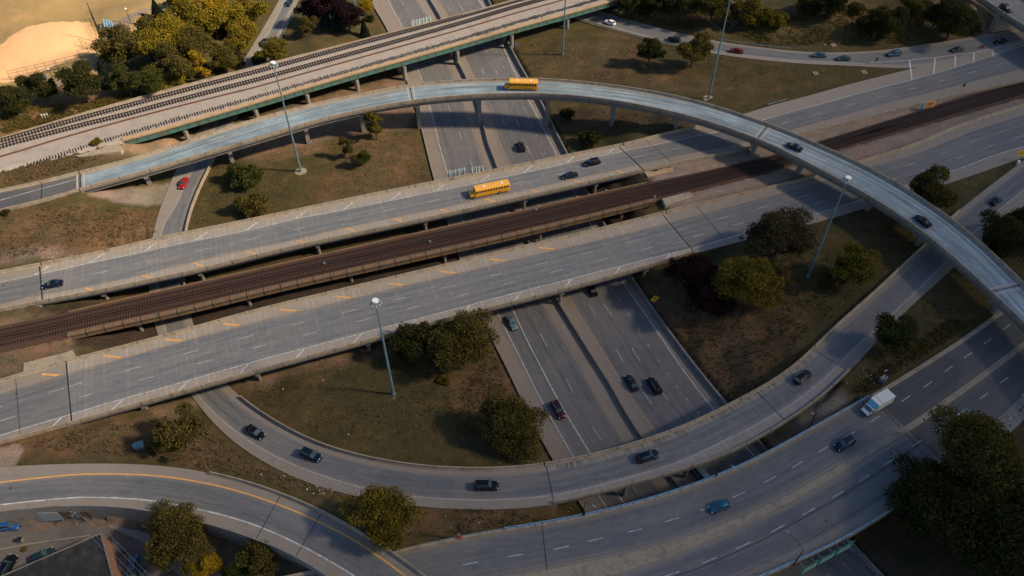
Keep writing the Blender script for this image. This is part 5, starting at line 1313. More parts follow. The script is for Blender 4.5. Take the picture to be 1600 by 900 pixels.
M_TRIM = simple('black_trim', (.015, .015, .017), .5)
M_BUS = carpaint('school_bus_yellow', (.80, .36, .015), 0, .42)
M_BUSROOF = carpaint('school_bus_roof', (.82, .42, .08), 0, .5)
M_BOXW = simple('white_box_panel', (.74, .76, .72), .5, var=.06)
M_CABB = carpaint('light_blue_fairing', (.18, .42, .55), 0, .45)
CARMESH = {}
def car_parts(kind):
    """x forward, z up; returns list of (name, mesh-builder, material or None=paint, offset, children)"""
    suv = kind in ('suv', 'van'); L = {'sedan': 4.75, 'suv': 4.85, 'van': 5.4, 'hatch': 4.4}[kind]; W_ = {'sedan': 1.84, 'suv': 1.94, 'van': 2.0, 'hatch': 1.8}[kind]
    belt = {'sedan': .92, 'suv': 1.08, 'van': 1.15, 'hatch': .96}[kind]; top = {'sedan': 1.45, 'suv': 1.76, 'van': 2.1, 'hatch': 1.55}[kind]; cl = .22 if suv else .17
    h = L/2; parts = []
    xs = [-h, -h+.12, -h+.5, -h+1.2, -.6, .4, h-1.35, h-.75, h-.3, h-.06, h]
    hood = belt-.06
    tp = {'sedan': [.72, .88, .95, belt, belt, belt, hood, hood-.06, hood-.14, .66, .58], 'hatch': [.75, .92, belt, belt, belt, belt, hood, hood-.05, hood-.14, .66, .58],
          'suv': [.85, 1.02, belt, belt, belt, belt, hood, hood-.03, hood-.12, .78, .66], 'van': [.9, 1.1, belt, belt, belt, belt, hood-.02, hood-.1, hood-.25, .8, .66]}[kind]
    wd = [.80, .90, .97, 1, 1, 1, .985, .96, .90, .78, .62]
    rings = []
    for x, t, w in zip(xs, tp, wd):
        y = W_/2*w; b0 = cl+(.10 if x in (xs[0], xs[-1]) else 0); r = .10
        rings.append([(x, -y*.93, b0), (x, -y, b0+.12), (x, -y*1.0, t-.28), (x, -y*.95, t-.08), (x, -y*.82, t), (x, 0, t+.025), (x, y*.82, t), (x, y*.95, t-.08), (x, y, t-.28), (x, y, b0+.12), (x, y*.93, b0)])
    parts.append(('body', MB().loft(rings), None, True))
    # greenhouse
    if kind == 'sedan': b0, b1, t0, t1 = -h+.72, h-1.30, -h+1.45, h-2.15
    elif kind == 'hatch': b0, b1, t0, t1 = -h+.22, h-1.15, -h+.75, h-2.0
    elif kind == 'suv': b0, b1, t0, t1 = -h+.18, h-1.38, -h+.55, h-2.05
    else: b0, b1, t0, t1 = -h+.10, h-.95, -h+.25, h-1.7
    yb = W_/2*.90; yt = W_/2*(.72 if not suv else .78); z0 = belt-.04; z1 = top-.06
    B = [(b0, -yb, z0), (b1, -yb*.92, z0), (b1, yb*.92, z0), (b0, yb, z0)]; T = [(t0, -yt, z1), (t1, -yt, z1), (t1, yt, z1), (t0, yt, z1)]
    def quad(ps, th=.02):
        c = np.mean(np.array(ps), 0); n = np.cross(np.array(ps[1])-ps[0], np.array(ps[2])-ps[0]); n /= np.linalg.norm(n)
        if np.dot(n, c-np.array([0, 0, belt])) < 0: n = -n
        mb = MB(); a = [np.array(p)+n*th for p in ps]; bb = [np.array(p)-n*.05 for p in ps]; mb.loft([bb, a]); return mb
    def shrink(ps, f): c = np.mean(np.array(ps), 0); return [tuple(c+(np.array(p)-c)*f) for p in ps]
    cab = MB().loft([B, T]); parts.append(('cabin', cab, None, False))
    parts.append(('windshield', quad(shrink([B[1], B[2], T[2], T[1]], .9)), M_WSH, False))
    parts.append(('rear_window', quad(shrink([B[0], B[3], T[3], T[0]], .84)), M_GLASS, False))
    for sg in (0, 1):
        bq = [B[0], B[1], T[1], T[0]] if sg == 0 else [B[3], B[2], T[2], T[3]]
        bq = [np.array(p, float) for p in bq]
        for f0, f1 in ((.05, .36), (.39, .66), (.69, .96)) if suv else ((.08, .49), (.52, .95)):
            q = [bq[0]*(1-f0)+bq[1]*f0, bq[0]*(1-f1)+bq[1]*f1, bq[3]*(1-f1)+bq[2]*f1, bq[3]*(1-f0)+bq[2]*f0]
            q = [q[0]*.9+q[3]*.1, q[1]*.9+q[2]*.1, q[2]*.9+q[1]*.1, q[3]*.9+q[0]*.1]
            parts.append(('side_window', quad(q, .015), M_GLASS, False))
    m_ = .06; rf = MB().loft([[(t0-.03, -yt-.02, z1-.01), (t1+.05, -yt-.02, z1-.01), (t1+.05, yt+.02, z1-.01), (t0-.03, yt+.02, z1-.01)], [(t0+m_, -yt+m_, top-.01), (t1-m_*2, -yt+m_, top-.01), (t1-m_*2, yt-m_, top-.01), (t0+m_, yt-m_, top-.01)]])
    parts.append(('roof', rf, None, True))
    if suv:
        for sg in (-1, 1): parts.append(('roof_rail', MB().box(((t0+t1)/2, sg*(yt-.08), top+.03), ((t1-t0)*.85, .05, .05)), M_GALV, False))
    for sg in (-1, 1):
        parts.append(('headlight', MB().box((h-.16, sg*W_*.36, tp[9]-.0), (.22, .30, .13), -sg*.35), M_HEAD, False))
        parts.append(('tail_light', MB().box((-h+.07, sg*W_*.38, tp[0]-.02), (.16, .28, .18), sg*.2), M_TAIL, False))
        parts.append(('mirror', MB().box((b1-.35, sg*(W_/2+.08), belt+.03), (.14, .22, .15)), None, False))
    parts.append(('bumper', MB().box((h-.03, 0, cl+.22), (.16, W_*.62, .22)), M_TRIM, False))
    wr = .37 if suv else .33
    for x in (-h+.95, h-.92):
        for sg in (-1, 1): parts.append(('wheel', (x, sg*(W_/2-.10), wr), wr))
    return parts
def wheel_meshes(wr, w=.24):
    k = ('w', wr)
    if k not in CARMESH:
        mb = MB().tube((0, -w/2, 0), (0, w/2, 0), wr, wr, 18); rm = MB().tube((0, -w/2-.012, 0), (0, w/2+.012, 0), wr*.62, wr*.62, 12)
        CARMESH[k] = (mb.mesh('wheel', M_TYRE), rm.mesh('rim', M_RIM))
    return CARMESH[k]
def car_proto(kind):
    if kind in CARMESH: return CARMESH[kind]
    lst = []
    for p in car_parts(kind):
        if p[0] == 'wheel': lst.append(('wheel', wheel_meshes(p[2]), p[1], None)); continue
        nm, mb, mat, sm = p; me = mb.mesh(nm, mat or CP_['black'], False); lst.append((nm, me, None, mat))
        if nm in ('body', 'roof'):
            for e in me.polygons: e.use_smooth = True
            me.set_sharp_from_angle(angle=R_(38))
    CARMESH[kind] = lst; return lst
def place_car(px, py, z, hd, kind, colour, label, group=None, name=None, scale=1.0, on=None, cat=None):
    p = P(px, py, z+.6); t = empty(name or {'sedan': 'sedan', 'suv': 'sport_utility_vehicle', 'van': 'van', 'hatch': 'hatchback'}[kind], (p[0], p[1], z+.022), hd)
    t.scale = (scale,)*3; tag(t, label, cat or ('van' if kind == 'van' else 'car'), group)
    for nm, me, loc, mat in car_proto(kind):
        if nm == 'wheel':
            w = add_obj('wheel', me[0], t); w.location = loc; rm = add_obj('rim', me[1], w)
        else:
            o = add_obj(nm, me, t)
            if mat is None: o.material_slots[0].link = 'OBJECT'; o.material_slots[0].material = CP_[colour]
    return t
def on(road, px, py, kind, colour, label, rev=False, group=None, **k):
    z = float(np.mean(road.L[:, 2]))
    for _ in range(4): p = P(px, py, z+.6); u, o = road.locate(p[0], p[1]); z = road.z(u)
    return place_car(px, py, z, road.heading(u, rev), kind, colour, label, group, **k)
on(T1, 82, 444, 'sedan', 'navy', 'dark navy car at the left end of the upper highway, on the bridge joint', True)
on(T1, 890, 274, 'sedan', 'dark', 'dark blue sedan behind the school bus, in the lane nearer the rails', True)
on(T1, 925, 254, 'suv', 'black', 'black sport utility vehicle following the dark blue sedan on the upper highway', True)
on(R1, 1241, 229, 'sedan', 'navy', 'dark car on the flyover where it passes over the brown rails', True)
on(R1, 1442, 345, 'sedan', 'black', 'black car on the descending right part of the flyover', True)
on(FW, 814, 229, 'suv', 'dark', 'dark car on the freeway just below the flyover and above the upper highway', True)
on(FW, 800, 504, 'sedan', 'silver', 'silver-blue sedan coming out from below the lower highway')
on(FW, 872, 640, 'suv', 'maroon', 'maroon sport utility vehicle on the left side of the freeway')
on(FW, 987, 598, 'sedan', 'dark', 'dark sedan, left of the two cars abreast on the freeway', True)
on(FW, 1022, 603, 'suv', 'black', 'black sport utility vehicle, right of the two cars abreast on the freeway', True)
on(FW, 924, 452, 'sedan', 'black', 'black car half hidden under the lower highway bridge', True)
on(FW, 1091, 736, 'van', 'silver', 'pale blue van on the freeway seen in the gap below the loop ramp', True)
on(R2, 452, 4, 'sedan', 'dark', 'dark car at the top edge on the sunken ramp beside the park grove')
on(R2, 413, 66, 'sedan', 'black', 'dark car half hidden by golden trees just behind the railway bridge')
on(R2, 287, 286, 'sedan', 'red', 'bright red car on the sunken ramp left of the grass island')
LG = None
on(R2, 399, 675, 'sedan', 'black', 'black car with bright front, first on the loop ramp after the underpass')
on(R2, 486, 711, 'suv', 'navy', 'navy sport utility vehicle with roof rails, second on the loop ramp')
on(R2, 760, 759, 'suv', 'black', 'black car at the bottom of the loop ramp, left of the bridge joint')
on(R2, 1012, 713, 'suv', 'navy', 'blue sport utility vehicle on the loop ramp bridge above the freeway')
on(R2, 1254, 589, 'suv', 'black', 'black car climbing the right part of the loop ramp')
on(R2, 1557, 313, 'sedan', 'navy', 'dark blue car near the right edge where the ramp joins the lower highway')
on(G, 953, 35, 'hatch', 'white', 'white hatchback with dark roof on the curving exit ramp at the top', True)
on(G, 1053, 62, 'suv', 'dark', 'dark car behind the larger olive tree on the exit ramp', True)
on(G, 1151, 79, 'sedan', 'darkred', 'dark red car on the exit ramp right of the tall mast', True)
on(G, 1280, 86, 'sedan', 'slate', 'blue-grey car, leading the pair on the exit ramp', True)
on(G, 1318, 91, 'sedan', 'grey', 'grey-blue car following close behind the blue-grey one', True)
on(G, 1397, 84, 'suv', 'slate', 'blue-grey sport utility vehicle at the start of the exit ramp', True)
on(G, 1496, 77, 'sedan', 'grey', 'grey car beside the white gore bars', True)
on(G, 1563, 64, 'sedan', 'black', 'black car in the shadow under the corner overpass', True)
on(OV, 1572, 13, 'suv', 'dark', 'dark car on the overpass in the top right corner')
on(BR, 1124, 791, 'hatch', 'blue', 'teal-blue car alone on the near side of the overpass', True)
on(BR, 1320, 693, 'suv', 'navy', 'navy sport utility vehicle on the street overpass below the box truck', True)
# motorcycle near the corner overpass
p = P(1535, 73, 7.5); u, o_ = G.locate(p[0], p[1]); t = tag(empty('motorcycle', (p[0], p[1], 7.0), G.heading(u, True)), 'small dark red motorcycle between the grey and black cars at the top right', 'motorcycle')
for x in (-.7, .7):
    w = add_obj('wheel', wheel_meshes(.33)[0], t); w.location = (x, 0, .33); w.scale = (1, .6, 1)
MB().loft([[(-.6, -.16, .55), (-.6, .16, .55), (-.6, .14, .8), (-.6, -.14, .8)], [(0, -.2, .4), (0, .2, .4), (0, .2, 1.0), (0, -.2, 1.0)], [(.5, -.15, .6), (.5, .15, .6), (.5, .12, .95), (.5, -.12, .95)]]).build('body', CP_['darkred'], t)
MB().box((-.3, 0, .92), (.6, .26, .12)).build('seat', M_TRIM, t); MB().tube((.45, -.38, 1.1), (.45, .38, 1.1), .03).build('handlebar', M_TRIM, t)

# school buses
def school_bus(px, py, z, hd, label, nwin):
    L = 7.3+nwin*.36; L = 11.4 if nwin == 11 else 10.2; h = L/2; hoodx = h-1.55; W_ = 2.42; p = P(px, py, z+1.4)
    t = tag(empty('school_bus', (p[0], p[1], z+.022), hd), label, 'school bus', 'yellow school buses')
    y = W_/2
    def sec(x, w=1.0, top=3.0, b0=.55):
        a = y*w; return [(x, -a, b0), (x, -a, top-.42), (x, -a*.93, top-.17), (x, -a*.75, top-.04), (x, 0, top+.03), (x, a*.75, top-.04), (x, a*.93, top-.17), (x, a, top-.42), (x, a, b0)]
    bm_ = MB().loft([sec(-h, .95, 2.9), sec(-h+.12), sec(hoodx-.15), sec(hoodx, .97, 2.95)])
    bd = bm_.build('body', M_BUS, t)
    rf = MB()
    def rsec(x, w=1.0, top=3.0): a = y*w; return [(x, -a*.985, top-.22), (x, -a*.78, top-.025), (x, 0, top+.045), (x, a*.78, top-.025), (x, a*.985, top-.22), (x, 0, top-.3)]
    rf.loft([rsec(-h+.1), rsec(hoodx-.1)]); rf.build('roof', M_BUSROOF, t)
    MB().loft([[(hoodx, -1.05, .55), (hoodx, -1.08, 1.5), (hoodx, -.7, 1.68), (hoodx, .7, 1.68), (hoodx, 1.08, 1.5), (hoodx, 1.05, .55)],
               [(h-.45, -.98, .55), (h-.45, -1.0, 1.3), (h-.45, -.62, 1.45), (h-.45, .62, 1.45), (h-.45, 1.0, 1.3), (h-.45, .98, .55)],
               [(h-.05, -.85, .6), (h-.05, -.85, 1.05), (h-.05, -.5, 1.25), (h-.05, .5, 1.25), (h-.05, .85, 1.05), (h-.05, .85, .6)]]).build('hood', M_BUS, t)
    MB().box((h-.03, 0, .95), (.08, 1.0, .5)).build('grille', M_TRIM, t)
    for s in (-1, 1):
        MB().box((h-.1, s*.72, .95), (.1, .25, .22)).build('headlight', M_HEAD, t)
        MB().box((hoodx+.35, s*1.55, 2.0), (.12, .2, .36)).build('mirror', M_TRIM, t)
        MB().tube((h-.35, s*1.25, 1.5), (h-.2, s*1.3, 1.75), .12, .1).build('mirror', M_TRIM, t)
        MB().box((0-.6, s*(y+.01), 1.22), (L-2.9, .03, .05)).build('rub_rail', M_TRIM, t); MB().box((-.6, s*(y+.01), .78), (L-2.9, .03, .05)).build('rub_rail', M_TRIM, t)
        wl_ = (hoodx-.9+h-.35)/nwin
        for k in range(nwin):
            MB().box((-h+.3+wl_*(k+.5), s*(y+.0), 2.12), (wl_*.72, .05, .62)).build('window', M_GLASS, t)
        MB().box((hoodx-.5, s*(y), 2.05), (.6, .05, .75)).build('window', M_GLASS, t)
        MB().box((-h-.01, s*.9, 1.0), (.06, .2, .2)).build('tail_light', M_TAIL, t)
        for x in (-h+3.0, h-1.15):
            w = add_obj('wheel', wheel_meshes(.5, .34)[0], t); w.location = (x, s*(y-.14), .5); add_obj('rim', wheel_meshes(.5, .34)[1], w)
    MB().loft([[(hoodx-.01, -1.02, 1.7), (hoodx-.01, 1.02, 1.7), (hoodx+.05, 1.02, 1.7), (hoodx+.05, -1.02, 1.7)], [(hoodx-.05, -.98, 2.65), (hoodx-.05, .98, 2.65), (hoodx+.03, .98, 2.65), (hoodx+.03, -.98, 2.65)]]).build('windshield', M_GLASS, t)
    MB().box((-h-.02, 0, 2.1), (.06, 1.3, .6)).build('rear_window', M_GLASS, t)
    MB().box((h-.0, 0, .55), (.18, 2.2, .26)).build('bumper', M_TRIM, t); MB().box((-h-.06, 0, .6), (.14, 2.3, .26)).build('bumper', M_TRIM, t)
    for x in (hoodx-L*.24, -h+2.1): MB().box((x, .1, 3.06), (.62, .62, .09)).build('roof_hatch', M_LAMPW, t)
    return t
p = P(763, 297, 8.4); u, _ = T1.locate(p[0], p[1]); school_bus(764, 296, 7, T1.heading(u, True), 'longer yellow school bus with eleven side windows on the upper highway bridge', 11)
u, _ = R1.loc_px(814, 138); school_bus(814, 132.5, R1.z(u), R1.heading(u, True), 'shorter yellow school bus at the top of the curved flyover', 9)

# box truck
z = 7; p = P(1370, 632, 8.2); u, _ = BR.locate(p[0], p[1])
t = tag(empty('box_truck', (p[0], p[1], z+.022), BR.heading(u, True)), 'white box truck with light blue cab fairing on the street overpass', 'truck')
MB().box((-.95, 0, 2.12), (4.9, 2.4, 2.35)).build('cargo_box', M_BOXW, t)
MB().box((.4, 0, 3.31), (.05, 2.36, .03)).build('roof_seam', M_TRIM, t)
MB().loft([[(1.52, -1.15, 2.3), (1.52, 1.15, 2.3), (1.52, 1.15, 3.25), (1.52, -1.15, 3.25)], [(2.35, -.9, 2.3), (2.35, .9, 2.3), (2.35, .85, 2.42), (2.35, -.85, 2.42)]]).build('fairing', M_CABB, t)
cabm = MB().loft([[(1.56, -1.05, .6), (1.56, 1.05, .6), (1.56, 1.0, 2.3), (1.56, -1.0, 2.3)], [(2.6, -1.02, .6), (2.6, 1.02, .6), (2.6, .95, 2.25), (2.6, -.95, 2.25)], [(3.15, -1.0, .6), (3.15, 1.0, .6), (3.15, .95, 1.45), (3.15, -.95, 1.45)], [(3.75, -.9, .6), (3.75, .9, .6), (3.75, .8, 1.2), (3.75, -.8, 1.2)]])
cabm.build('cab', CP_['white'], t)
MB().loft([[(2.64, -.88, 2.18), (2.64, .88, 2.18), (2.70, .88, 2.2), (2.70, -.88, 2.2)], [(3.12, -.9, 1.5), (3.12, .9, 1.5), (3.18, .9, 1.5), (3.18, -.9, 1.5)]]).build('windshield', M_GLASS, t)
MB().box((3.78, 0, .8), (.12, 1.8, .35)).build('bumper', CP_['slate'], t)
for s in (-1, 1):
    MB().box((2.3, s*1.0, 1.75), (.7, .1, .6)).build('side_window', M_GLASS, t); MB().box((3.68, s*.7, 1.0), (.12, .25, .2)).build('headlight', M_HEAD, t)
    MB().box((2.85, s*1.3, 1.8), (.1, .2, .4)).build('mirror', M_TRIM, t)
    for x in (-2.0, 2.75):
        w = add_obj('wheel', wheel_meshes(.45, .3)[0], t); w.location = (x, s*.95, .45); add_obj('rim', wheel_meshes(.45, .3)[1], w)
MB().box((-.6, 0, .78), (5.2, .9, .2)).build('chassis', M_TRIM, t)

# ------------------------------------------------------------------ high masts and street lamps
def high_mast(bx_, by_, tx, ty, z, label, pad=True, hcap=None):
    g = G_(bx_, by_, z); 
    # height whose top is seen at (tx, ty)
    def vy(h):
        rel = np.array([g[0], g[1], g[2]+h-CAMZ]); d = rel[1]*CP-rel[2]*SP; return 450-FPX*(rel[1]*SP+rel[2]*CP)/d
    lo_, hi_ = 5, 60
    for _ in range(40):
        mid = (lo_+hi_)/2
        if vy(mid) > ty: lo_ = mid
        else: hi_ = mid
    H = hcap or lo_; t = tag(empty('high_mast', tuple(g)), label, 'light mast', 'high light masts')
    MB().tube((0, 0, 0), (0, 0, .9), .52, .36, 12).tube((0, 0, .88), (0, 0, H-1), .33, .15, 12).build('pole', M_MAST, t)
    if pad: MB().tube((0, 0, -.6), (0, 0, .06), 1.9, 1.8, 8).build('base_pad', M_CONC, t)
    mb = MB(); mb.tube((0, 0, H-1.1), (0, 0, H-.2), .28, .24, 12); n = 14
    for k in range(n):
        a0 = 2*math.pi*k/n; a1 = 2*math.pi*(k+1)/n; mb.tube((math.cos(a0)*.6, math.sin(a0)*.6, H-.75), (math.cos(a1)*.6, math.sin(a1)*.6, H-.75), .05, n=6)
    mb.build('ring', M_GALV, t)
    MB().tube((0, 0, H-.25), (0, 0, H+.05), .66, .62, 16).build('top_cap', M_LAMPW, t)
    ar = MB().tube((.2, 0, 0), (.95, 0, 0), .05, .04, 6).mesh('arm', M_GALV)
    lm = MB().tube((0, 0, -.36), (0, 0, -.05), .24, .14, 10).tube((0, 0, -.06), (0, 0, .2), .14, .12, 10).mesh('luminaire', M_SIGNB)
    for k in range(8):
        a = k*math.pi/4+.2; o = add_obj('arm', ar, t); o.location = (0, 0, H-.75); o.rotation_euler = (0, 0, a)
        o = add_obj('luminaire', lm, t); o.location = (math.cos(a)*1.0, math.sin(a)*1.0, H-.72)
    return t
high_mast(470, 268, 423, 97, 1.6, 'tall blue light mast on a stone pad, in front of railway and flyover')
high_mast(615, 616, 585, 469, 2.6, 'light mast on the loop island, lamp ring over the lower highway', pad=False)
high_mast(1262, 433, 1326, 277, 6, 'light mast in the right-hand wood, lamp ring seen over the flyover', pad=False)
high_mast(1107, 154, 1141, -20, 5.5, 'light mast rising from the flyover edge out of the top of the photo')
high_mast(879, 85, 884, -40, 2.4, 'light mast beside the freeway at the end of the railway bridge', pad=False)
high_mast(555, 12, 549, -60, 2.6, 'light mast base on the top grass wedge right of the purple trees', pad=False, hcap=18)
def street_lamp(g, H, az, label, arm=2.4, mat=None, name='street_lamp'):
    t = tag(empty(name, tuple(g), az), label, 'street lamp', 'dark street lamps'); mat = mat or M_BLACK
    MB().tube((0, 0, 0), (0, 0, .5), .2, .14).tube((0, 0, .48), (0, 0, H), .11, .07).build('pole', mat, t)
    MB().tube((0, 0, H-.08), (arm*.55, 0, H+.45), .05, .045, 6).tube((arm*.55, 0, H+.45), (arm, 0, H+.55), .045, .04, 6).build('arm', mat, t)
    MB().loft([[(arm-.1, -.1, H+.5), (arm-.1, .1, H+.5), (arm-.1, .08, H+.62), (arm-.1, -.08, H+.62)], [(arm+.35, -.17, H+.46), (arm+.35, .17, H+.46), (arm+.35, .13, H+.64), (arm+.35, -.13, H+.64)], [(arm+.75, -.08, H+.5), (arm+.75, .08, H+.5), (arm+.75, .06, H+.58), (arm+.75, -.06, H+.58)]]).build('lamp_head', M_GALV, t)
    return t
def lamp_at(road, px, py, a, b, H, label, az=None, dz=.3, **k):
    u = road.loc_px(px, py)[0]; g = road.at(u, a, b, dz); h = road.heading(u); street_lamp(g, H, h-math.pi/2 if az is None else az, label, **k)
lamp_at(BR, 910, 805, 0, .05, 5.6, 'dark street lamp at the railing joint nearest the loop ramp bridge end', az=R_(-35), arm=1.6)
lamp_at(BR, 1116, 745, 0, .05, 6.2, 'dark street lamp at the railing joint beside the pale blue van', az=R_(-40), arm=2.2)
lamp_at(BR, 1376, 609, 0, -.4, 6.2, 'dark leaning street lamp behind the white box truck', az=R_(200), arm=.9)
g = G_(1262, 672, 5); street_lamp(g, 6.5, R_(200), 'thin dark pole in the gap between loop ramp and overpass', arm=.9)
lamp_at(BR, 1243, 886, 1, .1, 6.4, 'dark street lamp beside the green road sign at the bottom', az=R_(125), arm=3.6)
g = G_(1517, 672, 7); street_lamp(g, 4.2, R_(135), 'street lamp at the kerb above the huge corner tree', arm=2.4)
g = G_(1557, 676, 7); street_lamp(g, 3.6, R_(30), 'second street lamp near the right edge above the corner trees', arm=1.2)
g = G_(1593, 642, 7); street_lamp(g, 3.6, R_(120), 'street lamp nearest the right edge at the street corner', arm=1.0)
# signal pole with red graffiti
u = BR.loc_px(718, 842)[0]; g = BR.at(u, 0, .2, .4); t = tag(empty('signal_pole', tuple(g)), 'black signal pole at the kerb with red-painted base cabinet', 'signal pole')
MB().tube((0, 0, 0), (0, 0, 5.4), .18, .14).build('pole', M_BLACK, t); MB().box((0, 0, .35), (1.0, .5, .7)).build('cabinet', M_RED, t)
MB().box((0, -.25, 1.8), (.5, .3, .6)).build('meter_box', M_GALV, t); MB().box((0, 0, 5.0), (.5, .4, 1.0)).build('signal_head', M_BLACK, t); MB().box((0, 0, 3.6), (.35, .35, .6)).build('transformer', M_BLACK, t)

# ------------------------------------------------------------------ signs, guardrails, small furniture
def sign(g, size, H, az, mat, label, name='road_sign', diamond=False, legs=1, marks_=None, tilt=0):
    t = tag(empty(name, tuple(g), az), label, 'sign'); w, h = size
    for k in range(legs):
        x = 0 if legs == 1 else (-w*.35+k*w*.7/(legs-1)); MB().tube((x, .05, 0), (x, .05, H+h*.5), .05).build('post', M_GALV, t)
    if diamond: pts = [(0, -h/2), (w/2, 0), (0, h/2), (-w/2, 0)]
    else: pts = [(-w/2, -h/2), (w/2, -h/2), (w/2, h/2), (-w/2, h/2)]
    pn = MB().loft([[(x, -.02, H+h/2+y) for x, y in pts], [(x, -.07, H+h/2+y) for x, y in pts]]).build('panel', mat, t)
    if marks_:
        mb = MB()
        for (x0, z0, x1, z1, wd) in marks_:
            a = np.array([x0, -.085, H+h/2+z0]); c = np.array([x1, -.085, H+h/2+z1]); d = (c-a)/np.linalg.norm(c-a); n = np.array([-d[2], 0, d[0]])*wd/2; mb.face(a-n, a+n, c+n, c-n)
        mb.build('arrow', M_BLACK, t)
    return t
AR = [(-.5, -.15, .1, -.15, .16), (.1, -.15, .1, .35, .16), (.1, .35, -.15, .1, .14), (.1, .35, .4, .1, .14)]
sign(G_(1021, 477, 2.5), (2.6, 2.6), 1.2, R_(20), M_SIGNY, 'yellow diamond warning sign on the bank right of the freeway', diamond=True, marks_=AR)
sign(G_(1588, 252, 7), (2.3, 1.9), 2.0, R_(10), M_SIGNY, 'yellow sign at the right edge in the gore of ramp and highway', marks_=[(-.6, -.4, -.2, .5, .2), (.2, -.4, .6, .5, .2)], legs=2)
t = tag(empty('crash_cushion', tuple(G_(1590, 256, 7)), R_(20)), 'small white drum in front of the yellow gore sign at the right', 'barrier'); MB().tube((0, 0, 0), (0, 0, 1.0), .45, .4, 12).build('drum', M_LAMPW, t); MB().tube((0, 0, .4), (0, 0, .6), .455, .43, 12).build('band', M_ORANGE, t)
u = T1.loc_px(1452, 166)[0]; q = P(1450, 170, 7)
sign((q[0], q[1], 6.9), (3.4, 2.3), .6, R_(12), M_ORANGE, 'orange sign board beside the rails on the median of the upper highway', legs=2, marks_=[(-1.2, -.8, -.5, .8, .3), (-.2, -.8, -.2, .7, .25), (.5, -.8, .5, .7, .25), (.2, .1, .9, .1, .25)])
MB().box((-2.0, .3, 1.2), (.5, .9, 1.9)).build('control_box', M_BLUE, bpy.data.objects['road_sign.002'])
sign(G_(1502, 142, 7), (.8, 1.0), 1.6, R_(10), M_BLACK, 'small dark sign on a post beside the upper highway median')
sign(G_(1367, 101, 7), (.9, 1.1), 1.5, R_(200), M_BLACK, 'small dark sign at the tip of the grass gore, exit ramp start')
sign(G_(1288, 72, 8), (.4, .4), .5, R_(0), M_LAMPW, 'tiny white marker on the grass above the exit ramp', name='marker_post')
sign(G_(806, 80, 1), (1.0, 1.1), 2.0, R_(170), M_BLUE, 'small blue sign at the freeway edge under the railway bridge end')
sign(G_(570, 556, 2), (1.6, 1.1), 1.2, R_(0), M_RUST, 'brown sign under the lower highway edge left of the light mast')
# overhead sign gantry frames hung on bridges (backs)
def gantry(road, u, side, n, mat, label, w=3.6, h=3.0, outs=1.2, marks_=False, drop=-.9, gaps=()):
    a = 0 if side == 'L' else 1; g = road.at(u, a); t = tag(empty('overhead_sign', tuple(g), road.heading(u)), label, 'sign'); sg = 1 if side == 'L' else -1
    tot = n*w
    for k in range(n):
        x = -tot/2+w*(k+.5); y = sg*outs
        MB().box((x, y, drop+h/2), (w-.15, .12, h)).build('panel', mat, t)
        for xx in (-w*.3, w*.3):
            MB().tube((x+xx, 0, .2), (x+xx, y, drop+h*.75), .07, n=6).build('bracket', M_GALV, t)
            MB().box((x+xx, y-sg*.12, drop+h/2), (.14, .12, h+.3)).build('stiffener', M_LAMPW if mat is M_SIGNB else M_GALV, t)
        if marks_:
            mb = MB(); r = random.Random(k)
            for row in range(3):
                xx = x-w*.38
                while xx < x+w*.36:
                    l = r.uniform(.15, .5); mb.box((xx+l/2, y+sg*.075, drop+h*(.25+.24*row)), (l, .02, .22)); xx += l+.14
            mb.build('lettering', M_LAMPW, t)
    return t
gantry(T1, T1.loc_px(716, 279)[0], 'L', 2, M_SIGNB, 'left double sign back hanging on the upper highway over the freeway', w=2.7, h=3.2)
gantry(T1, T1.loc_px(748, 273)[0], 'L', 2, M_SIGNB, 'right double sign back hanging on the upper highway over the freeway', w=2.0, h=2.7)
gantry(RB, RB.loc_px(659, 37)[0], 'L', 3, M_SIGNB, 'row of sign backs behind the railway bridge over the freeway', w=2.6, h=2.4, drop=-.6)
gantry(BR, BR.loc_px(1290, 868)[0], 'R', 3, M_SIGNG, 'green overhead road sign hung below the blue railing at the bottom', w=4.2, h=3.0, outs=1.3, drop=-1.9, marks_=True)
def guardrail(pts, label, posts=3.8):
    w = [np.array(p) for p in pts]; t = tag(empty('guardrail', tuple(w[0])), label, 'guardrail'); loc = w[0].copy()
    for a, c in zip(w, w[1:]):
        a_ = a-loc; c_ = c-loc; d = (c_-a_); L = np.linalg.norm(d); d /= L; n = np.array([-d[1], d[0], 0])*.06; u1 = np.array([0, 0, .42]); u2 = np.array([0, 0, .76])
        MB().loft([[a_-n+u1, a_+n+u1, a_+n+u2, a_-n+u2], [c_-n+u1, c_+n+u1, c_+n+u2, c_-n+u2]]).build('beam', M_GALV, t)
        for k in range(int(L/posts)+1):
            q = a_+d*(k*posts+.2); MB().box((q[0], q[1], .3), (.16, .2, 1.1)).build('post', M_WOOD, t)
guardrail([G_(1198, 166, 7), G_(1230, 157, 7)], 'short galvanised guardrail on the grass beside the upper highway right of the flyover')
guardrail([G.at(u, 0, -.5) for u in bx(G, (1120, 64), (1150, 70), (1200, 75), (1235, 78))], 'guardrail on the far side of the exit ramp behind the red car')
guardrail([G.at(u, 1, .5) for u in bx(G, (903, 31), (950, 44), (1000, 59), (1060, 73))], 'guardrail on the near side of the exit ramp beside the white hatchback')
guardrail([R2.at(u, 0, -.8) for u in bx(R2, (460, 20), (445, 45), (436, 62))], 'guardrail along the sunken ramp beside the top grass wedge')
guardrail([G_(1380, 640, 7), G_(1290, 900, 2)], 'x') if False else None
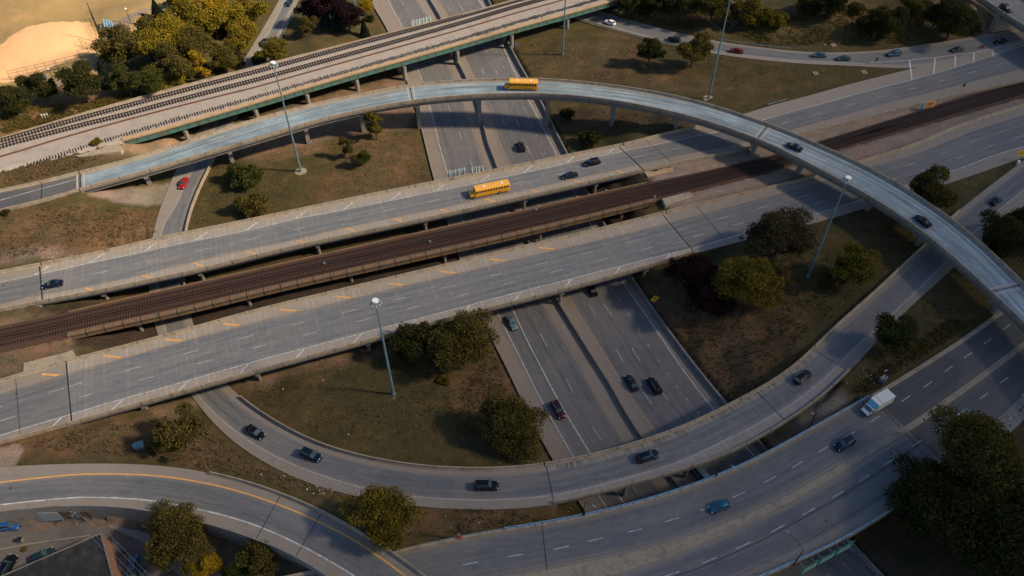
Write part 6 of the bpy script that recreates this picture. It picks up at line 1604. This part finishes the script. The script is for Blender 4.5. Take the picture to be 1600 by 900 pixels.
def hut():
    g = G_(220, 700, 5); t = tag(empty('utility_hut', tuple(g), .3), 'small teal utility hut on the brown slope below the lower highway', 'utility hut')
    MB().box((0, 0, .7), (1.5, 1.2, 1.4)).build('wall', M_CONC, t); MB().loft([[(-1, -.8, 1.4), (1, -.8, 1.4), (1, .8, 1.4), (-1, .8, 1.4)], [(-1, -.05, 1.9), (1, -.05, 1.9), (1, .05, 1.9), (-1, .05, 1.9)]]).build('roof', M_MAST, t)
    MB().box((0, -.62, .6), (.6, .05, 1.1)).build('door', M_MAST, t)
hut()
g = G_(1378, 596, 7); t = tag(empty('utility_cabinet', tuple(g), .6), 'teal utility cabinet at the kerb beside the box truck', 'cabinet'); MB().box((0, 0, .7), (1.6, .9, 1.4)).build('body', M_MAST, t); MB().box((0, 0, 1.45), (1.7, 1.0, .1)).build('lid', M_GALV, t)
for px, py, lb_ in ((1274, 115, 'square concrete ground hatch, left one on the grass gore'), (1350, 113, 'square concrete ground hatch, right one near the gore tip'), (1302, 71, 'square concrete ground hatch on the grass above the exit ramp')):
    g = G_(px, py, 7); t = tag(empty('ground_hatch', tuple(g), .2), lb_, 'hatch', 'concrete ground hatches'); MB().box((0, 0, .02), (1.7, 1.7, .4)).build('frame', M_CONC, t); MB().box((0, 0, .23), (1.1, 1.1, .05)).build('lid', M_CONCD, t)
g = G_(1482, 48, 10); t = tag(empty('sign_wall', tuple(g), .9), 'small pale leaning panel on the slope by the corner overpass', 'panel'); MB().box((0, 0, .9), (.3, 1.6, 2.4)).build('panel', M_SIGNB, t); MB().box((0, -.9, -.0), (1.5, 1.0, .3)).build('footing', M_CONC, t)
# small signal boxes along the rail bridge
for k, (px, py) in enumerate(((507, 412), (672, 378), (838, 328), (947, 298), (1023, 308))):
    q = P(px, py, 6.8); t = tag(empty('signal_box', (q[0], q[1], 6.5), .3), ['left, below the bus', 'second from the left', 'third, right of the bus', 'fourth, near the bridge end', 'last, at the rail bridge abutment'][k] + ' small pale trackside box on the brown rail bridge', 'trackside box', 'trackside boxes'); MB().box((0, 0, .3), (.5, .4, .6)).build('body', M_GALV, t); MB().box((0, 0, .62), (.56, .46, .05)).build('lid', M_GALV, t)
# thin handrail on the lower side of the rail bridge
t = tag(empty('handrail', tuple(RM.at(rma))), 'thin dark handrail along the walkway of the brown rail bridge', 'handrail'); loc = RM.at(rma)
rings = [[RM.at(u, 1, -.12, 1.0)-loc, RM.at(u, 1, -.07, 1.0)-loc, RM.at(u, 1, -.07, 1.05)-loc, RM.at(u, 1, -.12, 1.05)-loc] for u in RM.us(rma, rmb, 3)]
MB().loft(rings).build('rail', M_RUST, t); pm = MB().box((0, 0, .55), (.06, .06, 1.0)).mesh('post', M_RUST)
for u in np.arange(rma, rmb, 2.6): o = add_obj('post', pm, t); o.location = RM.at(u, 1, -.1)-loc
# abutment block by the railway bridge
q = [P(118, 243, 8), P(185, 222, 8.2), P(193, 234, 7.4), P(190, 240, 7), P(125, 247, 7.4)]
mb = MB(); mb.prism([(p[0], p[1]) for p in q], 5.5, 7.9); tag(mb.build('abutment_block', M_CONC), 'pale sloping concrete block where the railway bridge begins', 'concrete block')
q = [P(36, 566, 6.9), P(100, 550, 6.9), P(112, 545, 6.9), P(120, 562, 6.0), P(107, 568, 7.2), P(34, 590, 7.2)]
mb = MB(); mb.prism([(p[0], p[1]) for p in q], 5.0, 6.6); tag(mb.build('concrete_apron', M_CONC), 'pale concrete apron between the brown rails and the left end of the lower highway', 'concrete apron')
mb = MB(); q = [P(1035, 309, 7.5), P(1078, 298, 7.5), P(1085, 306, 7.3), P(1040, 322, 7)]; mb.prism([(p[0], p[1]) for p in q], 5.0, 7.2); tag(mb.build('abutment_block', M_CONC), 'pale concrete abutment block at the right end of the rail bridge', 'concrete block')
q = [P(1003, 262, 7), P(1050, 252, 7), P(1052, 268, 6.6), P(1012, 278, 6.4)]; mb = MB(); mb.prism([(p[0], p[1]) for p in q], 5.0, 6.75); tag(mb.build('concrete_apron', M_TAN), 'tan concrete apron at the right end of the upper highway bridge', 'concrete apron')

# ------------------------------------------------------------------ park: fences, benches, lamp
def chain_fence(pts, H, label, step=3.0):
    t = tag(empty('chain_link_fence', tuple(pts[0])), label, 'fence', 'ball field fences'); loc = np.array(pts[0]); pm = MB().tube((0, 0, 0), (0, 0, H), .07, .06, 6).mesh('post', M_BLACK)
    for a, c in zip(pts, pts[1:]):
        a_ = np.array(a)-loc; c_ = np.array(c)-loc; d = c_-a_; L = np.linalg.norm(d); d /= L
        for k in range(int(L/step)+1): o = add_obj('post', pm, t); o.location = a_+d*k*step
        mb = MB()
        for hz in np.linspace(.1, H, 4): mb.tube(a_+[0, 0, hz], c_+[0, 0, hz], .045, n=5)
        mb.build('rail', M_BLACK, t)
        ms = MB(); k = 0.0
        while k < L: ms.tube(a_+d*k, a_+d*k+[0, 0, H], .016, n=3); k += .6
        tag(ms.build('mesh_wire', M_BLACK, t), kind='stuff')
g = lambda x, y: tuple(G_(x, y, 9))
chain_fence([g(17, 125), g(92, 108), g(130, 98)], 3.2, 'dark fence along the lower side of the ball field')
chain_fence([g(130, 98), g(152, 92)], 4.5, 'short taller fence piece at the corner behind home plate')
chain_fence([g(160, 68), g(150, 40), g(144, 28)], 3.4, 'dark fence along the right side of the ball field')
chain_fence([g(128, 72), g(143, 78), g(160, 70)], 2.6, 'bent backstop fence inside the ball field corner')
tp = g(162, 66); t = tag(empty('pole', tp), 'tall dark pole at the right corner of the ball field', 'pole'); MB().tube((0, 0, 0), (0, 0, 14.5), .2, .12).build('shaft', M_BLACK, t)
tp = g(205, 37); t = tag(empty('park_lamp', tp), 'slim park lamp with white globe beside the path', 'street lamp'); MB().tube((0, 0, 0), (0, 0, 5.4), .12, .08).build('pole', M_BLACK, t)
mb = MB()
mb.tube((0, 0, 5.3), (0, 0, 5.6), .2, .38, 12).tube((0, 0, 5.59), (0, 0, 5.95), .38, .15, 12).build('globe', M_LAMPW, t)
tp = g(86, 130); t = tag(empty('park_lamp', tp), 'slim park lamp in front of the fence below the ball field', 'street lamp'); MB().tube((0, 0, 0), (0, 0, 5.0), .12, .08).build('pole', M_BLACK, t); MB().tube((0, 0, 4.9), (0, 0, 5.3), .2, .36, 12).build('globe', M_LAMPW, t)
def bleacher(px, py, az, label):
    t = tag(empty('bleachers', g(px, py), az), label, 'bleachers', 'blue bleachers')
    for k in range(4): MB().box((0, k*.75, .45+k*.4), (5.5, .55, .1)).build('seat', M_BLUE, t); MB().box((0, k*.75+.38, .25+k*.4), (5.5, .08, .3)).build('riser', M_GALV, t)
    for x in (-2.4, 0, 2.4): MB().loft([[(x-.05, -.2, 0), (x+.05, -.2, 0), (x+.05, 2.5, 0), (x-.05, 2.5, 0)], [(x-.05, 2.3, 1.5), (x+.05, 2.3, 1.5), (x+.05, 2.5, 1.5), (x-.05, 2.5, 1.5)]]).build('frame', M_GALV, t)
bleacher(176, 40, R_(115), 'blue stepped bleachers beside the path at the ball field corner'); bleacher(62, 122, R_(200), 'pale blue bleachers below the ball field fence, behind a dark tree')
def dugout(px, py, az, label):
    t = tag(empty('players_bench', g(px, py), az), label, 'bench'); MB().box((0, 0, .45), (4.0, .4, .08)).build('seat', M_GALV, t)
    for x in (-1.8, 0, 1.8): MB().box((x, 0, .2), (.08, .35, .45)).build('leg', M_BLACK, t)
dugout(168, 52, R_(105), 'small dark bench between bleachers and the ball field fence')
# fence remnants on the bank
t = tag(empty('wooden_frame', tuple(G_(72, 185, 8)), .4), 'small pale wooden frame in the weeds above the railway', 'frame')
for x in (-.8, 0, .8): MB().box((x, 0, .9), (.12, .12, 1.8), .0).build('upright', M_LAMPW, t)
MB().box((0, 0, 1.4), (1.9, .1, .12)).build('crossbar', M_LAMPW, t)

# ------------------------------------------------------------------ south-west corner: street, building, poles
def sheet(name, poly, z, mat, h=.03, kind='structure'):
    w = [P(px, py, z) for px, py in poly]; verts = [(p[0], p[1], z+h) for p in w]
    me = bpy.data.meshes.new(name); me.from_pydata(verts, [], [tuple(range(len(verts)))]); me.materials.append(mat)
    ul = me.uv_layers.new(name='UVMap')
    for lp in me.loops: v = me.vertices[lp.vertex_index].co; ul.data[lp.index].uv = (v.x, v.y)
    ca = me.color_attributes.new('wear', 'FLOAT_COLOR', 'POINT'); ca.data.foreach_set('color', [.6, .1, 0, 1]*len(verts))
    return tag(add_obj(name, me), kind=kind)
sheet('street', [(-120, 845), (0, 826), (120, 822), (160, 824), (215, 850), (330, 960), (250, 960), (190, 905), (150, 848), (0, 862), (-120, 875)], SWZ, M_STREET, .05)
sheet('parking_lot', [(-140, 868), (0, 856), (140, 842), (150, 850), (80, 1000), (-200, 1000)], SWZ, M_STREET, .03)
sheet('pavement', [(160, 818), (300, 845), (330, 880), (420, 960), (345, 960), (225, 848)], SWZ, M_CONCG, .04)
M_ROOF = concrete('tar_roof', (.014, .015, .018), stain=(.045, .045, .047), amt=.8, scale=.5)
def brick(name, c1, c2):
    m, nt, b = nodes(name); geo = N(nt, 'ShaderNodeTexCoord').outputs['Object']; mp = N(nt, 'ShaderNodeMapping'); mp.inputs['Rotation'].default_value = (math.pi/2, 0, 0); nt.links.new(geo, mp.inputs[0])
    br = N(nt, 'ShaderNodeTexBrick'); br.inputs['Scale'].default_value = 4; br.inputs['Color1'].default_value = (*c1, 1); br.inputs['Color2'].default_value = (*c2, 1); br.inputs['Mortar'].default_value = (.25, .22, .2, 1); br.inputs['Mortar Size'].default_value = .015
    nt.links.new(mp.outputs[0], br.inputs[0]); nt.links.new(mixc(nt, maprange(nt, noise(nt, geo, .8), .4, .7, 0, .5), br.outputs[0], (.12, .07, .05)), b.inputs['Base Color']); b.inputs['Roughness'].default_value = .9; return m
M_BRICK = brick('red_brick', (.34, .15, .09), (.26, .11, .07))
RZ = 7.0
A_ = P(158, 832, RZ); B_ = P(0, 900, RZ); C_ = P(178, 905, RZ)
d1 = (B_-A_)/np.linalg.norm(B_-A_); d2 = (C_-A_)/np.linalg.norm(C_-A_)
poly = [A_, A_+d1*34, A_+d1*34+d2*22, A_+d2*22]
t = tag(empty('brick_building', (A_[0], A_[1], SWZ)), 'flat-roofed brick building with dark tar roof at the bottom left', 'building'); loc = np.array([A_[0], A_[1], SWZ])
pl = [(p-loc)[:2] for p in poly]
MB().prism([tuple(p) for p in pl], -.5, RZ-SWZ-.35).build('wall', M_BRICK, t)
cen = np.mean(pl, 0); inn = [cen+(p-cen)*.985 for p in pl]
MB().prism([tuple(p) for p in inn], RZ-SWZ-.5, RZ-SWZ-.25).build('roof', M_ROOF, t)
mb = MB()
for i in range(4):
    a, c, ai, ci = pl[i], pl[(i+1) % 4], inn[i], inn[(i+1) % 4]
    mb.loft([[(*a, RZ-SWZ-.36), (*a, RZ-SWZ), (*ai, RZ-SWZ), (*ai, RZ-SWZ-.36)], [(*c, RZ-SWZ-.36), (*c, RZ-SWZ), (*ci, RZ-SWZ), (*ci, RZ-SWZ-.36)]])
mb.build('parapet', M_CONCD, t)
for f, e in ((.25, .3), (.55, .55), (.7, .2)):
    q = pl[0]+(pl[1]-pl[0])*f+(pl[3]-pl[0])*e; MB().box((q[0], q[1], RZ-SWZ+.2), (1.4, 1.1, .9), .5).build('roof_vent', M_GALV, t)
place_car(10, 822, SWZ, R_(5), 'van', 'bright', 'bright blue van cut off by the left edge below the ramp', None)
place_car(66, 869, SWZ, R_(35), 'hatch', 'green', 'dark teal car parked against the building roof edge', None)
place_car(11, 886, SWZ, R_(80), 'suv', 'black', 'black parked car in the bottom left corner', None)
place_car(207, 887, SWZ, R_(105), 'sedan', 'slate', 'blue car parked on the right side of the brick building', None)
# mural panels on the ramp wall
def onwall(px, w, h, mat, nm, label, up=2.6):
    u = LR.loc_px(px, 790)[0]; c = LR.at(u, 1, .0, -up); hd = LR.heading(u); t = tag(empty(nm, tuple(c), hd), label, 'wall panel', 'panels on the ramp wall'); MB().box((0, -.1, 0), (w, .12, h)).build('panel', mat, t); MB().box((0, -.17, -h/2-.05), (w+.2, .1, .12)).build('frame', M_GALV, t)
onwall(72, 4.0, 3.0, M_SIGNB, 'mural_panel', 'pale blue wall panel, leftmost on the ramp wall'); onwall(98, 2.2, 3.0, M_RUST, 'mural_panel', 'dark red wall panel between pale panels'); onwall(114, 1.6, 3.0, M_SIGNB, 'mural_panel', 'narrow pale blue wall panel on the ramp wall'); onwall(128, 2.4, 2.6, M_RUST, 'mural_panel', 'dark red wall panel, rightmost beside the utility pole')
q0, q1 = P(96, 806, SWZ), P(150, 812, SWZ)
mb = MB(); r = np.random.RandomState(12)
for k in range(60):
    f = r.rand(); p = q0*(1-f)+q1*f+np.array([r.normal()*.5, r.normal()*.5, 0]); s_ = r.uniform(.15, .5); mb.box((p[0], p[1], SWZ+s_*.3), (s_, s_*.7, s_*.6), r.uniform(0, 3), .8)
tag(mb.build('rubble', M_CONCG), 'pale rubble strewn along the foot of the ramp wall', 'rubble', kind='stuff')
def low_wall(pts, h, label):
    w = [P(x, y, SWZ) for x, y in pts]; t = tag(empty('low_wall', tuple(w[0])), label, 'wall'); loc = w[0]
    for a, c in zip(w, w[1:]):
        a = a-loc; c = c-loc; d = (c-a)/np.linalg.norm(c-a); n = np.array([-d[1], d[0], 0])*.15; u_ = np.array([0, 0, h])
        MB().loft([[a-n, a+n, a+n+u_, a-n+u_], [c-n, c+n, c+n+u_, c-n+u_]]).build('segment', M_CONCG, t)
low_wall([(-20, 864), (40, 852), (140, 838)], .35, 'low concrete kerb wall between the street and the parked cars')
low_wall([(215, 832), (300, 862), (380, 930)], .9, 'low concrete wall between the power lines and the bottom-left trees')
for k, (px, py) in enumerate(((34, 846), (196, 868), (228, 892))):
    q = P(px, py, SWZ); t = tag(empty('waste_bin', (q[0], q[1], SWZ), .4*k), ['grey waste bin by the kerb wall near the bright blue van', 'grey waste bin beside the brick wall, above the blue car', 'grey waste bin right of the blue parked car'][k], 'waste bin', 'waste bins')
    MB().box((0, 0, .55), (.8, .7, 1.1), 0, 1.1).build('body', M_CONCD, t); MB().box((0, 0, 1.14), (.9, .8, .08)).build('lid', M_TRIM, t)
tree(38, 858, 5, 'bush', 'gold', 'tiny dry bush at the kerb wall near the left edge', cat='bush', ground=SWZ)
tree(170, 845, 6, 'bush', 'olive', 'tiny bush at the tip of the brick building', cat='bush', ground=SWZ)
def utility_pole(bx_, by_, H, az, label, arms=1):
    q = P(bx_, by_, SWZ); t = tag(empty('utility_pole', (q[0], q[1], SWZ), az), label, 'utility pole', 'wooden utility poles'); MB().tube((0, 0, 0), (0, 0, H), .17, .11).build('pole', M_WOOD, t)
    for k in range(arms): MB().box((0, 0, H-.5-k*.9), (2.8, .12, .14)).build('crossarm', M_WOOD, t)
    for x in (-1.2, -.5, .5, 1.2): MB().tube((x, 0, H-.43), (x, 0, H-.2), .06, .05).build('insulator', M_LAMPW, t)
    return np.array([q[0], q[1], SWZ+H]), az
pa = utility_pole(136, 816, 5.2, R_(60), 'short utility pole by the ramp wall at the building corner')
qb = P(262, 935, SWZ); pb_ = utility_pole(258, 945, 9.0, R_(55), 'utility pole with crossarms at the bottom edge', 2)
pc = utility_pole(-80, 880, 8, R_(70), 'utility pole just beyond the left edge')
def wire(a, c, sag, label):
    a = np.array(a); c = np.array(c); t = tag(MB(), '') if False else None; mb = MB(); n = 14; pts = [a+(c-a)*k/n-[0, 0, sag*4*(k/n)*(1-k/n)] for k in range(n+1)]
    for p, q in zip(pts, pts[1:]): mb.tube(p, q, .028, n=4)
    tag(mb.build('power_line', M_GALV), label, 'power line', 'power lines over the brick building')
for k, x in enumerate((-1.2, -.5, .5, 1.2)):
    f = lambda p, az, x: (p[0]+math.cos(az)*x, p[1]+math.sin(az)*x, p[2]-.2)
    nm = ['outermost right', 'second', 'third', 'innermost'][k]
    wire(f(*pa, -x), f(*pb_, -x), .6, 'sagging wire from ramp wall pole to the bottom edge, %s strand' % nm)
    if k < 3: wire(f(*pa, x), f(*pc, x), 1.0, 'sagging wire running off to the left edge, %s strand' % nm)
